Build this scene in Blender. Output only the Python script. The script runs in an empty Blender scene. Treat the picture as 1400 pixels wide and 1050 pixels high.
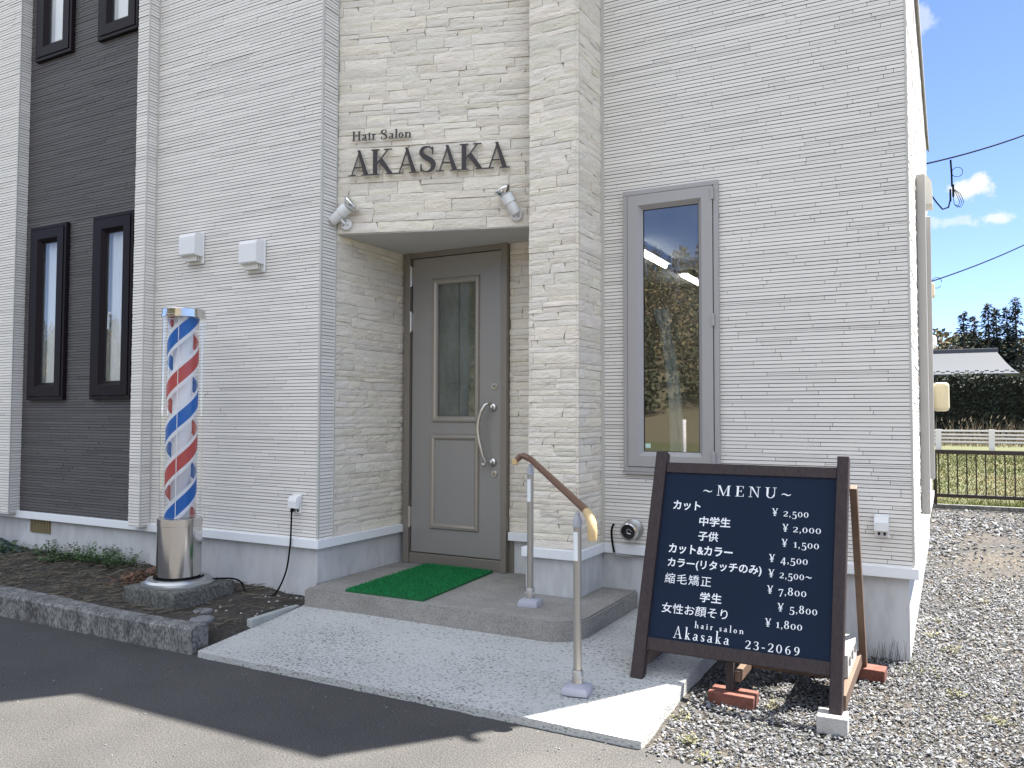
import bpy, bmesh, math, random
import numpy as np
from mathutils import Vector, Matrix, noise
from mathutils.geometry import delaunay_2d_cdt

SC = bpy.context.scene
COL = SC.collection
PI = math.pi
R = math.radians

# ------------------------------------------------------------------ camera
CAM_Z = 1.31
cam_d = bpy.data.cameras.new('camera')
cam = bpy.data.objects.new('camera', cam_d)
COL.objects.link(cam)
cam_d.sensor_width = 36.0
cam_d.lens = 1101.09 / 1400 * 36
cam_d.clip_start = 0.05
cam_d.clip_end = 3000
rt, up, fw = (0.8793919, 0.47609044, 0.00278912), (-0.0164545, 0.03624703, -0.99920739), (-0.47581418, 0.87864899, 0.03970917)
up = tuple(-c for c in up)
up = (0.0164545, -0.03624703, 0.99920739)
cam.matrix_world = Matrix(((rt[0], up[0], -fw[0], 0), (rt[1], up[1], -fw[1], 0), (rt[2], up[2], -fw[2], CAM_Z), (0, 0, 0, 1)))
SC.camera = cam

# ------------------------------------------------------------------ sun and sky
SUN_EL = R(62.5)
SUN_AZ = (0.63, 0.776)                      # horizontal direction towards the sun
sd = Vector((SUN_AZ[0] * math.cos(SUN_EL), SUN_AZ[1] * math.cos(SUN_EL), math.sin(SUN_EL)))
sun_d = bpy.data.lights.new('sun', 'SUN')
sun_d.energy = 5.0
sun_d.angle = R(0.5)
sun_d.color = (1.0, 0.95, 0.87)
sun = bpy.data.objects.new('sun', sun_d)
COL.objects.link(sun)
sun.rotation_euler = sd.to_track_quat('Z', 'Y').to_euler()

SC.view_settings.view_transform = 'Standard'
SC.view_settings.look = 'None'
SC.view_settings.gamma = 1.0
SC.view_settings.exposure = 2.12

W = bpy.data.worlds.new('World')
SC.world = W
W.use_nodes = True
wn, wl = W.node_tree.nodes, W.node_tree.links
bg = wn['Background']
bg.inputs['Strength'].default_value = 0.075
sky = wn.new('ShaderNodeTexSky')
sky.sky_type = 'NISHITA'
sky.sun_disc = False
sky.sun_elevation = SUN_EL
sky.sun_rotation = math.atan2(SUN_AZ[0], SUN_AZ[1])
sky.air_density = 0.6
sky.dust_density = 0.0
sky.ozone_density = 4.0
sky.altitude = 100
# small fair-weather clouds drifting low in the sky
geo_n = wn.new('ShaderNodeTexCoord')
cn = wn.new('ShaderNodeTexNoise')
cn.inputs['Scale'].default_value = 38
cn.inputs['Detail'].default_value = 7
cn.inputs['Roughness'].default_value = 0.6
wl.new(geo_n.outputs['Generated'], cn.inputs['Vector'])
cloud = None
for d, w, amt in (((.0266, .9702, .2409), (.021, .012), 1.0), ((.0449, .9772, .2076), (.024, .008), .8), ((.0086, .9776, .2103), (.020, .006), .45), ((-.0154, .9118, .4104), (.012, .016), .45),
                  ((.35, .90, .26), (.16, .05), 1.0), ((-.55, .80, .24), (.18, .05), .9), ((.75, .62, .22), (.2, .05), 1.0)):
    sb = wn.new('ShaderNodeVectorMath'); sb.operation = 'SUBTRACT'; sb.inputs[1].default_value = d
    wl.new(geo_n.outputs['Generated'], sb.inputs[0])
    ml = wn.new('ShaderNodeVectorMath'); ml.operation = 'MULTIPLY'; ml.inputs[1].default_value = (1 / w[0], 1 / w[0] * .5, 1 / w[1])
    wl.new(sb.outputs['Vector'], ml.inputs[0])
    ln = wn.new('ShaderNodeVectorMath'); ln.operation = 'LENGTH'
    wl.new(ml.outputs['Vector'], ln.inputs[0])
    ad = wn.new('ShaderNodeMath'); ad.operation = 'MULTIPLY_ADD'; ad.inputs[1].default_value = -3.4
    wl.new(cn.outputs['Fac'], ad.inputs[0]); wl.new(ln.outputs['Value'], ad.inputs[2])
    mr = wn.new('ShaderNodeMapRange'); mr.interpolation_type = 'SMOOTHSTEP'
    mr.inputs['From Min'].default_value = -.55; mr.inputs['From Max'].default_value = -1.25
    mr.inputs['To Max'].default_value = amt
    wl.new(ad.outputs['Value'], mr.inputs['Value'])
    if cloud is None:
        cloud = mr.outputs['Result']
    else:
        mxx = wn.new('ShaderNodeMath'); mxx.operation = 'MAXIMUM'
        wl.new(cloud, mxx.inputs[0]); wl.new(mr.outputs['Result'], mxx.inputs[1])
        cloud = mxx.outputs['Value']
cm = wn.new('ShaderNodeMixRGB')
cm.inputs['Color2'].default_value = (3.6, 3.95, 3.75, 1)
wl.new(cloud, cm.inputs['Fac'])
wl.new(sky.outputs['Color'], cm.inputs['Color1'])
# unseen bright cloud bank behind the camera, added to brighten the shaded facade
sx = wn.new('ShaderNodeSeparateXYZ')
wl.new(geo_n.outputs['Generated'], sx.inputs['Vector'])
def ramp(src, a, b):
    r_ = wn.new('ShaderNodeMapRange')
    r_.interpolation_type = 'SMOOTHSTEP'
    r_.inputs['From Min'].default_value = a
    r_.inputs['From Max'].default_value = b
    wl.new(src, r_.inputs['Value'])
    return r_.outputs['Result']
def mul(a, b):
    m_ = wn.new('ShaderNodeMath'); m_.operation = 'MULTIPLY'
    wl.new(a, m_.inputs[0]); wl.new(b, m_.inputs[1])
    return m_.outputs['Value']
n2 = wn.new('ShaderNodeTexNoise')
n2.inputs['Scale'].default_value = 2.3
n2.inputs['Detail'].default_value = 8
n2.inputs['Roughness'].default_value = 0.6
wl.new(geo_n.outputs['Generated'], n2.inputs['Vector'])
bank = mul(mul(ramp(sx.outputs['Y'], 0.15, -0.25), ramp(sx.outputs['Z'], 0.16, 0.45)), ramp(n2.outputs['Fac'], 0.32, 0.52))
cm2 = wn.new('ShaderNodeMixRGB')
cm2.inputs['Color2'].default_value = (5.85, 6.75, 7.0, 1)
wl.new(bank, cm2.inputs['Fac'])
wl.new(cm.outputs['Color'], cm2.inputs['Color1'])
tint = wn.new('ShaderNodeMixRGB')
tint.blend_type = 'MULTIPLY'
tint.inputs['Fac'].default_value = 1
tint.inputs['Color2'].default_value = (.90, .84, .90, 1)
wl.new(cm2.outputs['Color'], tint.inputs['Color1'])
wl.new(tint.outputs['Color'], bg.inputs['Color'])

# ------------------------------------------------------------------ materials
def mat(name, color, rough=0.6, metal=0.0, spec=None, bump=None, var=None, coat=0.0, attr=None, stretch=(1, 1, 1), fine=None, patch=0.0):
    """bump=(scale, strength, distance)  var=(scale, amount, other colour)  attr: per-piece tone attribute"""
    m = bpy.data.materials.new(name)
    m.use_nodes = True
    n, l = m.node_tree.nodes, m.node_tree.links
    b = n['Principled BSDF']
    b.inputs['Base Color'].default_value = (*color, 1)
    b.inputs['Roughness'].default_value = rough
    b.inputs['Metallic'].default_value = metal
    b.inputs['Coat Weight'].default_value = coat
    if spec is not None:
        b.inputs['Specular IOR Level'].default_value = spec
    vec = None
    if bump or var or fine:
        tc = n.new('ShaderNodeTexCoord')
        mpn = n.new('ShaderNodeMapping')
        mpn.inputs['Scale'].default_value = stretch
        l.new(tc.outputs['Object'], mpn.inputs['Vector'])
        vec = mpn.outputs['Vector']
    src = None
    if var:
        nz = n.new('ShaderNodeTexNoise')
        nz.inputs['Scale'].default_value = var[0]
        nz.inputs['Detail'].default_value = 6
        nz.inputs['Roughness'].default_value = 0.65
        l.new(vec, nz.inputs['Vector'])
        rp = n.new('ShaderNodeValToRGB')
        rp.color_ramp.elements[0].position = 0.38
        rp.color_ramp.elements[1].position = 0.66
        rp.color_ramp.elements[0].color = (*color, 1)
        rp.color_ramp.elements[1].color = (*[color[i] * (1 - var[1]) + var[2][i] * var[1] for i in range(3)], 1)
        l.new(nz.outputs['Fac'], rp.inputs['Fac'])
        src = rp.outputs['Color']
    if fine:
        nz = n.new('ShaderNodeTexNoise')
        nz.inputs['Scale'].default_value = fine[0]
        nz.inputs['Detail'].default_value = 3
        l.new(vec, nz.inputs['Vector'])
        rp = n.new('ShaderNodeValToRGB')
        rp.color_ramp.elements[0].position = fine[2]
        rp.color_ramp.elements[1].position = fine[2] + 0.14
        rp.color_ramp.elements[0].color = (fine[1], fine[1], fine[1], 1)
        rp.color_ramp.elements[1].color = (1, 1, 1, 1)
        fac = nz.outputs['Fac']
        if patch:
            pz = n.new('ShaderNodeTexNoise')
            pz.inputs['Scale'].default_value = 3.1
            pz.inputs['Detail'].default_value = 4
            l.new(vec, pz.inputs['Vector'])
            pm = n.new('ShaderNodeMath'); pm.operation = 'MULTIPLY_ADD'
            pm.inputs[1].default_value = patch
            l.new(pz.outputs['Fac'], pm.inputs[0]); l.new(fac, pm.inputs[2])
            ps = n.new('ShaderNodeMath'); ps.operation = 'SUBTRACT'; ps.inputs[1].default_value = patch * .5
            l.new(pm.outputs['Value'], ps.inputs[0])
            fac = ps.outputs['Value']
        l.new(fac, rp.inputs['Fac'])
        mx = n.new('ShaderNodeMixRGB')
        mx.blend_type = 'MULTIPLY'
        mx.inputs['Fac'].default_value = 1
        mx.inputs['Color1'].default_value = (*color, 1)
        if src:
            l.new(src, mx.inputs['Color1'])
        l.new(rp.outputs['Color'], mx.inputs['Color2'])
        src = mx.outputs['Color']
    if attr:
        at = n.new('ShaderNodeAttribute')
        at.attribute_name = attr
        mx = n.new('ShaderNodeMixRGB')
        mx.blend_type = 'MULTIPLY'
        mx.inputs['Fac'].default_value = 1
        mx.inputs['Color1'].default_value = (*color, 1)
        if src:
            l.new(src, mx.inputs['Color1'])
        l.new(at.outputs['Color'], mx.inputs['Color2'])
        src = mx.outputs['Color']
    if src:
        l.new(src, b.inputs['Base Color'])
    if bump:
        nb = n.new('ShaderNodeTexNoise')
        nb.inputs['Scale'].default_value = bump[0]
        nb.inputs['Detail'].default_value = 5
        l.new(vec, nb.inputs['Vector'])
        bp = n.new('ShaderNodeBump')
        bp.inputs['Strength'].default_value = bump[1]
        bp.inputs['Distance'].default_value = bump[2]
        l.new(nb.outputs['Fac'], bp.inputs['Height'])
        l.new(bp.outputs['Normal'], b.inputs['Normal'])
    return m

def glass(name, ior=2.2, tint=(0.6, 0.66, 0.66), rough=0.0, refl=(1, 1, 1)):
    m = bpy.data.materials.new(name)
    m.use_nodes = True
    n, l = m.node_tree.nodes, m.node_tree.links
    n.remove(n['Principled BSDF'])
    out = n['Material Output']
    lw = n.new('ShaderNodeLayerWeight')          # both faces of a sheet mirror alike
    lw.inputs['Blend'].default_value = 0.5
    pw = n.new('ShaderNodeMath'); pw.operation = 'POWER'; pw.inputs[1].default_value = 3.5
    l.new(lw.outputs['Facing'], pw.inputs[0])
    fr = n.new('ShaderNodeMath'); fr.operation = 'MULTIPLY_ADD'
    f0 = ((ior - 1) / (ior + 1)) ** 2
    fr.inputs[1].default_value = 1 - f0
    fr.inputs[2].default_value = f0
    l.new(pw.outputs['Value'], fr.inputs[0])
    tr = n.new('ShaderNodeBsdfTransparent')
    tr.inputs['Color'].default_value = (*tint, 1)
    gl = n.new('ShaderNodeBsdfGlossy')
    gl.inputs['Color'].default_value = (*refl, 1)
    gl.inputs['Roughness'].default_value = rough
    mx = n.new('ShaderNodeMixShader')
    l.new(fr.outputs['Value'], mx.inputs['Fac'])
    l.new(tr.outputs['BSDF'], mx.inputs[1])
    l.new(gl.outputs['BSDF'], mx.inputs[2])
    l.new(mx.outputs['Shader'], out.inputs['Surface'])
    return m

def emit(name, color, strength):
    m = bpy.data.materials.new(name)
    m.use_nodes = True
    b = m.node_tree.nodes['Principled BSDF']
    b.inputs['Emission Color'].default_value = (*color, 1)
    b.inputs['Emission Strength'].default_value = strength
    return m

def translucent(name, color, rough=0.35, k=0.5):
    m = mat(name, color, rough)
    n, l = m.node_tree.nodes, m.node_tree.links
    tr = n.new('ShaderNodeBsdfTranslucent')
    tr.inputs['Color'].default_value = (*[min(c * 1.6 + .02, 1) for c in color], 1)
    mx = n.new('ShaderNodeMixShader')
    mx.inputs['Fac'].default_value = k
    l.new(n['Principled BSDF'].outputs['BSDF'], mx.inputs[1])
    l.new(tr.outputs['BSDF'], mx.inputs[2])
    l.new(mx.outputs['Shader'], n['Material Output'].inputs['Surface'])
    return m

M = dict(
    siding=mat('light_siding', (0.775, 0.74, 0.69), 0.75, bump=(90, 0.35, 0.002), var=(1.6, 0.10, (0.5, 0.49, 0.47)), attr='tone', stretch=(1, 1, 3)),
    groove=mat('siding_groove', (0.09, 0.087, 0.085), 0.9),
    dark_siding=mat('dark_siding', (0.098, 0.092, 0.093), 0.7, bump=(90, 0.4, 0.002), attr='tone', stretch=(1, 1, 3)),
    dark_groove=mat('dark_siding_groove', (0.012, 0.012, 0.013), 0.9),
    stone=mat('stone_cladding', (0.775, 0.72, 0.63), 0.85, bump=(45, 0.8, 0.008), var=(9, 0.5, (0.64, 0.585, 0.50)), attr='tone', stretch=(1, 1, 2.4)),
    stone_gap=mat('stone_joint', (0.46, 0.42, 0.36), 0.9),
    corner=mat('corner_trim', (0.50, 0.49, 0.45), 0.6),
    trim=mat('white_metal_flashing', (0.78, 0.80, 0.82), 0.4, bump=(3, 0.05, 0.01)),
    concrete=mat('foundation_render', (0.57, 0.575, 0.58), 0.85, bump=(55, 0.25, 0.004), fine=(16, 0.90, 0.40), patch=.3, var=(2.6, 0.8, (0.45, 0.445, 0.44)), stretch=(1, 1, 0.35)),
    step=mat('trowelled_concrete', (0.32, 0.305, 0.28), 0.85, bump=(70, 0.35, 0.004), var=(4.5, 0.6, (0.20, 0.185, 0.165)), fine=(120, 0.7, 0.40)),
    pad=mat('brushed_pale_concrete', (0.475, 0.475, 0.455), 0.9, bump=(120, 0.8, 0.006), var=(2.6, 0.55, (0.37, 0.365, 0.345)), fine=(120, 0.30, 0.325), stretch=(.5, 1, 1), patch=.26),
    kerb=mat('weathered_kerb_concrete', (0.27, 0.265, 0.255), 0.9, bump=(60, 0.8, 0.008), var=(11, 0.85, (0.085, 0.082, 0.076)), fine=(70, 0.45, 0.40), stretch=(1, 1, .6), patch=.3),
    mossy=mat('dark_mossy_concrete', (0.105, 0.105, 0.092), 0.95, bump=(50, 0.9, 0.01), var=(9, 0.8, (0.19, 0.185, 0.17)), fine=(60, 0.5, 0.42)),
    asphalt=mat('asphalt', (0.067, 0.0645, 0.063), 0.72, bump=(190, 0.6, 0.007), var=(1.3, 0.7, (0.098, 0.092, 0.086)), fine=(150, 0.40, 0.43), patch=.15),
    soil=mat('garden_soil', (0.034, 0.029, 0.024), 0.95, bump=(35, 1.0, 0.03), var=(8, 0.7, (0.080, 0.069, 0.055))),
    gravel_bed=mat('gravel_bed', (0.075, 0.073, 0.071), 0.95, bump=(130, 1.0, 0.02), var=(.9, 0.8, (0.17, 0.142, 0.105)), fine=(60, 0.45, 0.45)),
    stonebit=mat('gravel_stone', (0.128, 0.134, 0.143), 0.75, attr='tone'),
    ground=mat('meadow_ground', (0.070, 0.083, 0.026), 0.95, bump=(6, 0.6, 0.1), var=(0.45, 0.6, (0.105, 0.088, 0.048))),
    grass=mat('grass_blade', (0.105, 0.112, 0.026), 0.8, attr='tone'),
    door=mat('bronze_grey_door_paint', (0.30, 0.288, 0.272), 0.40, metal=0.25, bump=(400, 0.08, 0.001)),
    door_frame=mat('bronze_anodised_frame', (0.25, 0.225, 0.195), 0.38, metal=0.35),
    mould=mat('bronze_moulding', (0.36, 0.33, 0.29), 0.35, metal=0.5),
    winframe=mat('taupe_window_frame', (0.37, 0.355, 0.35), 0.45, metal=0.1),
    blackframe=mat('dark_brown_window_frame', (0.014, 0.010, 0.012), 0.45, spec=.10),
    rubber=mat('black_gasket', (0.008, 0.008, 0.009), 0.5),
    sheerpane=glass('clear_window_glass', 1.8, (0.88, 0.90, 0.90)),
    pane=glass('window_glass', 2.5, (0.55, 0.6, 0.6)),
    doorpane=glass('door_glass', 1.9, (0.74, 0.78, 0.75), 0.02),
    acrylic=glass('clear_acrylic_tube', 1.25, (0.985, 0.99, 0.99)),
    curtain=mat('pale_curtain', (0.80, 0.80, 0.79), 0.9),
    frost=mat('frosted_screen', (0.22, 0.23, 0.21), 0.6, var=(7, 0.6, (0.03, 0.035, 0.025)), stretch=(1, 1, 0.4)),
    steel=mat('polished_steel', (0.62, 0.60, 0.58), 0.13, metal=1.0, bump=(1.5, 0.06, 0.02)),
    satin=mat('satin_nickel', (0.62, 0.60, 0.57), 0.28, metal=1.0),
    white_plastic=mat('white_plastic', (0.74, 0.74, 0.73), 0.35),
    grey_plastic=mat('grey_plastic', (0.36, 0.37, 0.40), 0.5),
    lilac=mat('pale_grey_cover', (0.37, 0.37, 0.42), 0.55),
    cream=mat('cream_plastic', (0.66, 0.58, 0.38), 0.45),
    ivory=mat('ivory_plastic', (0.62, 0.60, 0.54), 0.5),
    duct=mat('beige_grey_duct', (0.36, 0.345, 0.325), 0.55),
    blue=translucent('blue_stripe', (0.008, 0.120, 0.42), 0.35, .35),
    red=translucent('red_stripe', (0.46, 0.075, 0.070), 0.35, .35),
    white=translucent('white_stripe', (0.86, 0.87, 0.88), 0.4, .5),
    core=translucent('opal_lamp_core', (0.94, 0.95, 0.96), 0.5, .5),
    letter=mat('dark_bronze_letter', (0.030, 0.024, 0.024), 0.45),
    letter_side=mat('letter_edge', (0.70, 0.67, 0.60), 0.35, metal=0.3),
    mat_green=mat('artificial_turf', (0.008, 0.195, 0.055), 0.85, attr='tone'),
    post=mat('bronze_aluminium_post', (0.40, 0.375, 0.34), 0.36, metal=0.6),
    railwood=mat('brown_timber_resin', (0.155, 0.082, 0.052), 0.42, bump=(30, 0.1, 0.002), stretch=(1, 1, 1)),
    lightwood=mat('pale_timber_resin', (0.56, 0.40, 0.20), 0.42),
    boardwood=mat('dark_stained_wood', (0.030, 0.021, 0.022), 0.65, spec=0.3, bump=(22, 0.4, 0.004), var=(14, 0.6, (0.056, 0.040, 0.038)), stretch=(6, 6, 0.6)),
    rawwood=mat('brown_stained_leg', (0.115, 0.072, 0.048), 0.65, bump=(30, 0.3, 0.003), var=(10, 0.5, (0.17, 0.11, 0.075)), stretch=(5, 5, 0.6)),
    board=mat('navy_chalkboard', (0.0105, 0.0185, 0.037), 0.8, spec=0.12, var=(3.5, 0.35, (0.014, 0.024, 0.052))),
    chalk=mat('white_lettering', (0.80, 0.82, 0.84), 0.5),
    brick=mat('red_brick', (0.115, 0.036, 0.026), 0.9, bump=(70, 0.5, 0.004), var=(20, 0.6, (0.22, 0.095, 0.066))),
    block=mat('grey_concrete_block', (0.42, 0.405, 0.385), 0.95, bump=(90, 0.8, 0.006), var=(25, 0.5, (0.3, 0.29, 0.27))),
    cable=mat('black_cable', (0.008, 0.008, 0.009), 0.8, spec=0.05),
    greycable=mat('grey_cable', (0.30, 0.30, 0.29), 0.5),
    rail_brown=mat('dark_brown_aluminium', (0.030, 0.021, 0.017), 0.5),
    fence_white=mat('white_plastic_fence', (0.72, 0.68, 0.67), 0.5),
    hedge=mat('dark_hedge_leaf', (0.014, 0.021, 0.012), 0.8, attr='tone'),
    conifer=mat('cedar_needles', (0.026, 0.040, 0.036), 0.85, attr='tone'),
    bark=mat('tree_bark', (0.13, 0.10, 0.08), 0.9),
    twig=mat('bare_twig', (0.20, 0.17, 0.145), 0.9),
    reed=mat('dry_reed', (0.24, 0.19, 0.13), 0.9, attr='tone'),
    weed=mat('weed_leaf', (0.17, 0.165, 0.065), 0.7, attr='tone'),
    weed_bed=mat('dark_weed_leaf', (0.070, 0.125, 0.045), 0.7, attr='tone'),
    drystem=mat('dry_stem', (0.115, 0.098, 0.076), 0.9, attr='tone'),
    deadleaf=mat('dead_leaf', (0.14, 0.075, 0.045), 0.85, attr='tone'),
    tarp=mat('dark_green_sheet', (0.020, 0.040, 0.036), 0.5),
    roofmetal=mat('grey_metal_roof', (0.085, 0.091, 0.101), 0.7, metal=0.0, spec=0.1, bump=(2, 0.1, 0.05), stretch=(6, 1, 1)),
    housewall=mat('brown_house_wall', (0.115, 0.088, 0.066), 0.85),
    darkmetal=mat('dark_ridge_metal', (0.05, 0.055, 0.065), 0.45),
    hill=mat('hill_floor', (0.10, 0.09, 0.05), 0.95, var=(0.05, 0.7, (0.14, 0.11, 0.07))),
    farwood=mat('far_wood_leaf', (0.078, 0.074, 0.042), 0.9, attr='tone'),
    room=mat('room_wall', (0.20, 0.18, 0.16), 0.9),
    roomfloor=mat('room_floor', (0.12, 0.08, 0.05), 0.6),
    tube=emit('lit_fluorescent_tube', (1.0, 0.97, 0.90), 9.0),
    roofflat=mat('roof_sheet', (0.30, 0.29, 0.27), 0.6),
    soffit=mat('soffit_board', (0.52, 0.51, 0.48), 0.8),
    sticker=mat('pale_sticker', (0.75, 0.78, 0.80), 0.5),
    sticker_green=mat('pale_green_sticker', (0.50, 0.68, 0.60), 0.5),
    bulb=mat('mirrored_bulb', (0.80, 0.80, 0.80), 0.06, metal=1.0),
    greyboard=mat('pale_weathered_board', (0.36, 0.38, 0.37), 0.9, bump=(40, 0.5, 0.005), var=(12, 0.6, (0.24, 0.25, 0.235)), stretch=(3, .5, 1)),
    iron=mat('grey_iron_lid', (0.19, 0.195, 0.20), 0.6, bump=(60, 0.3, 0.003), var=(14, 0.5, (0.12, 0.12, 0.12))),
    brass=mat('brass_mesh', (0.28, 0.225, 0.12), 0.5, metal=0.4),
    galv=mat('galvanised_steel', (0.45, 0.46, 0.46), 0.35, metal=0.9),
)

# ------------------------------------------------------------------ mesh helpers
class MB:
    def __init__(s):
        s.v, s.f, s.t, s.mi = [], [], [], []
    def face(s, pts, tone=1.0, mi=0):
        i = len(s.v)
        s.v.extend([tuple(p) for p in pts])
        s.f.append(tuple(range(i, i + len(pts))))
        s.t.append(tone)
        s.mi.append(mi)
    def mesh(s, vs, fs, tone=1.0, mi=0):
        i = len(s.v)
        s.v.extend([tuple(p) for p in vs])
        for f in fs:
            s.f.append(tuple(i + k for k in f))
            s.t.append(tone)
            s.mi.append(mi)
    def box(s, x0, x1, y0, y1, z0, z1, tone=1.0, mi=0, T=None):
        vs = [Vector((x, y, z)) for z in (z0, z1) for y in (y0, y1) for x in (x0, x1)]
        if T is not None:
            vs = [T @ v for v in vs]
        s.mesh(vs, [(0, 2, 3, 1), (4, 5, 7, 6), (0, 1, 5, 4), (2, 6, 7, 3), (0, 4, 6, 2), (1, 3, 7, 5)], tone, mi)
    def bbox(s, x0, x1, y0, y1, z0, z1, b=0.004, T=None, tone=1.0, mi=0):
        """box with chamfered edges"""
        b = min(b, (x1 - x0) / 2.01, (y1 - y0) / 2.01, (z1 - z0) / 2.01)
        bm = bmesh.new()
        bmesh.ops.create_cube(bm, size=1.0)
        for v in bm.verts:
            v.co = Vector((x0 + (v.co.x + .5) * (x1 - x0), y0 + (v.co.y + .5) * (y1 - y0), z0 + (v.co.z + .5) * (z1 - z0)))
        bmesh.ops.bevel(bm, geom=bm.edges[:], offset=b, segments=2, affect='EDGES', profile=0.5)
        vs = [T @ v.co if T is not None else v.co.copy() for v in bm.verts]
        s.mesh(vs, [tuple(v.index for v in f.verts) for f in bm.faces], tone, mi)
        bm.free()
    def tube(s, path, r, n=10, cap=True, tone=1.0, mi=0):
        path = [Vector(p) for p in path]
        rr = r if isinstance(r, (list, tuple)) else [r] * len(path)
        base = len(s.v)
        prev = None
        for k, p in enumerate(path):
            d = (path[min(k + 1, len(path) - 1)] - path[max(k - 1, 0)]).normalized()
            if prev is None:
                a = d.orthogonal().normalized()
            else:
                a = (prev - d * prev.dot(d))
                a = a.normalized() if a.length > 1e-6 else d.orthogonal().normalized()
            prev = a
            b = d.cross(a)
            for j in range(n):
                t = 2 * PI * j / n
                s.v.append(tuple(p + (a * math.cos(t) + b * math.sin(t)) * rr[k]))
        for k in range(len(path) - 1):
            for j in range(n):
                j2 = (j + 1) % n
                s.f.append((base + k * n + j, base + k * n + j2, base + (k + 1) * n + j2, base + (k + 1) * n + j))
                s.t.append(tone)
                s.mi.append(mi)
        if cap:
            s.f.append(tuple(base + j for j in reversed(range(n)))); s.t.append(tone); s.mi.append(mi)
            e = base + (len(path) - 1) * n
            s.f.append(tuple(e + j for j in range(n))); s.t.append(tone); s.mi.append(mi)
    def lathe(s, prof, n=32, T=None, tone=1.0, mi=0, closed=False):
        """prof: (radius, height) about z"""
        base = len(s.v)
        m = len(prof)
        for (r, z) in prof:
            for j in range(n):
                a = 2 * PI * j / n
                v = Vector((r * math.cos(a), r * math.sin(a), z))
                s.v.append(tuple(T @ v if T is not None else v))
        for k in range(m - 1):
            for j in range(n):
                j2 = (j + 1) % n
                s.f.append((base + k * n + j, base + k * n + j2, base + (k + 1) * n + j2, base + (k + 1) * n + j))
                s.t.append(tone); s.mi.append(mi)
        if prof[0][0] > 1e-5 and not closed:
            s.f.append(tuple(base + j for j in reversed(range(n)))); s.t.append(tone); s.mi.append(mi)
        if prof[-1][0] > 1e-5 and not closed:
            e = base + (m - 1) * n
            s.f.append(tuple(e + j for j in range(n))); s.t.append(tone); s.mi.append(mi)
    def prism(s, poly, z0, z1, tone=1.0, mi=0):
        n = len(poly)
        vs = [(x, y, z0) for x, y in poly] + [(x, y, z1) for x, y in poly]
        fs = [tuple(reversed(range(n))), tuple(range(n, 2 * n))]
        for k in range(n):
            k2 = (k + 1) % n
            fs.append((k, k2, n + k2, n + k))
        s.mesh(vs, fs, tone, mi)
    def build(s, name, mats, parent=None, smooth=False, loc=None, tone=False, autosmooth=None):
        me = bpy.data.meshes.new(name)
        off = Vector((0, 0, 0))
        if parent is not None and loc is None:
            off = world_loc(parent)
        if loc is not None:
            off = Vector(loc)
        V = [(v[0] - off.x, v[1] - off.y, v[2] - off.z) for v in s.v]
        me.from_pydata(V, [], s.f)
        if not isinstance(mats, (list, tuple)):
            mats = [mats]
        for m in mats:
            me.materials.append(m)
        if len(mats) > 1:
            me.polygons.foreach_set('material_index', s.mi)
        if tone:
            at = me.attributes.new('tone', 'FLOAT_COLOR', 'FACE')
            arr = np.ones((len(s.t), 4), dtype=np.float32)
            for i, t in enumerate(s.t):
                arr[i, :3] = t
            at.data.foreach_set('color', arr.ravel())
        me.update()
        if smooth or autosmooth:
            me.polygons.foreach_set('use_smooth', [True] * len(me.polygons))
            if autosmooth:
                me.set_sharp_from_angle(angle=R(autosmooth))
        o = bpy.data.objects.new(name, me)
        COL.objects.link(o)
        if parent is not None:
            o.parent = parent
            if loc is not None:
                o.location = off - world_loc(parent)
        elif loc is not None:
            o.location = off
        return o

def world_loc(o):
    p = Vector((0, 0, 0))
    while o is not None:
        p = p + o.location
        o = o.parent
    return p

def thing(name, label, cat, loc, group=None):
    o = bpy.data.objects.new(name, None)
    o.empty_display_size = 0.1
    COL.objects.link(o)
    o.location = loc
    return tag(o, label, cat, group)

def tag(o, label, cat, group=None):
    o['label'] = label
    o['category'] = cat
    if group:
        o['group'] = group
    return o

def kind(o, k):
    o['kind'] = k
    return o

def frame(P0, u, n):
    """matrix with x along the wall, y out of the wall, z up"""
    u, n = Vector(u).normalized(), Vector(n).normalized()
    return Matrix(((u.x, n.x, 0, P0[0]), (u.y, n.y, 0, P0[1]), (u.z, n.z, 1, P0[2] if len(P0) > 2 else 0), (0, 0, 0, 1)))

rng = random.Random(11)

# ------------------------------------------------------------------ the setting
g = MB(); s = 1500
g.face([(-s, -s, -0.06), (s, -s, -0.06), (s, s, -0.06), (-s, s, -0.06)])
kind(g.build('ground', M['ground']), 'structure')

# asphalt yard, edge running slightly askew beside the gravel
g = MB()
N = 40
edge = [(-14.0, 3.30), (-3.62, 3.13), (-1.085, 3.10), (-0.83, 3.02), (0.4, 2.62), (3.0, 1.80), (9, 0.6), (9, -9), (-14, -9)]
g.prism(edge, -0.05, 0.0)
kind(g.build('asphalt_yard', M['asphalt']), 'structure')
g = MB(); g.box(-60, 60, -17, -9.02, -0.058, 0.002)
kind(g.build('road', M['asphalt']), 'structure')

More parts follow.
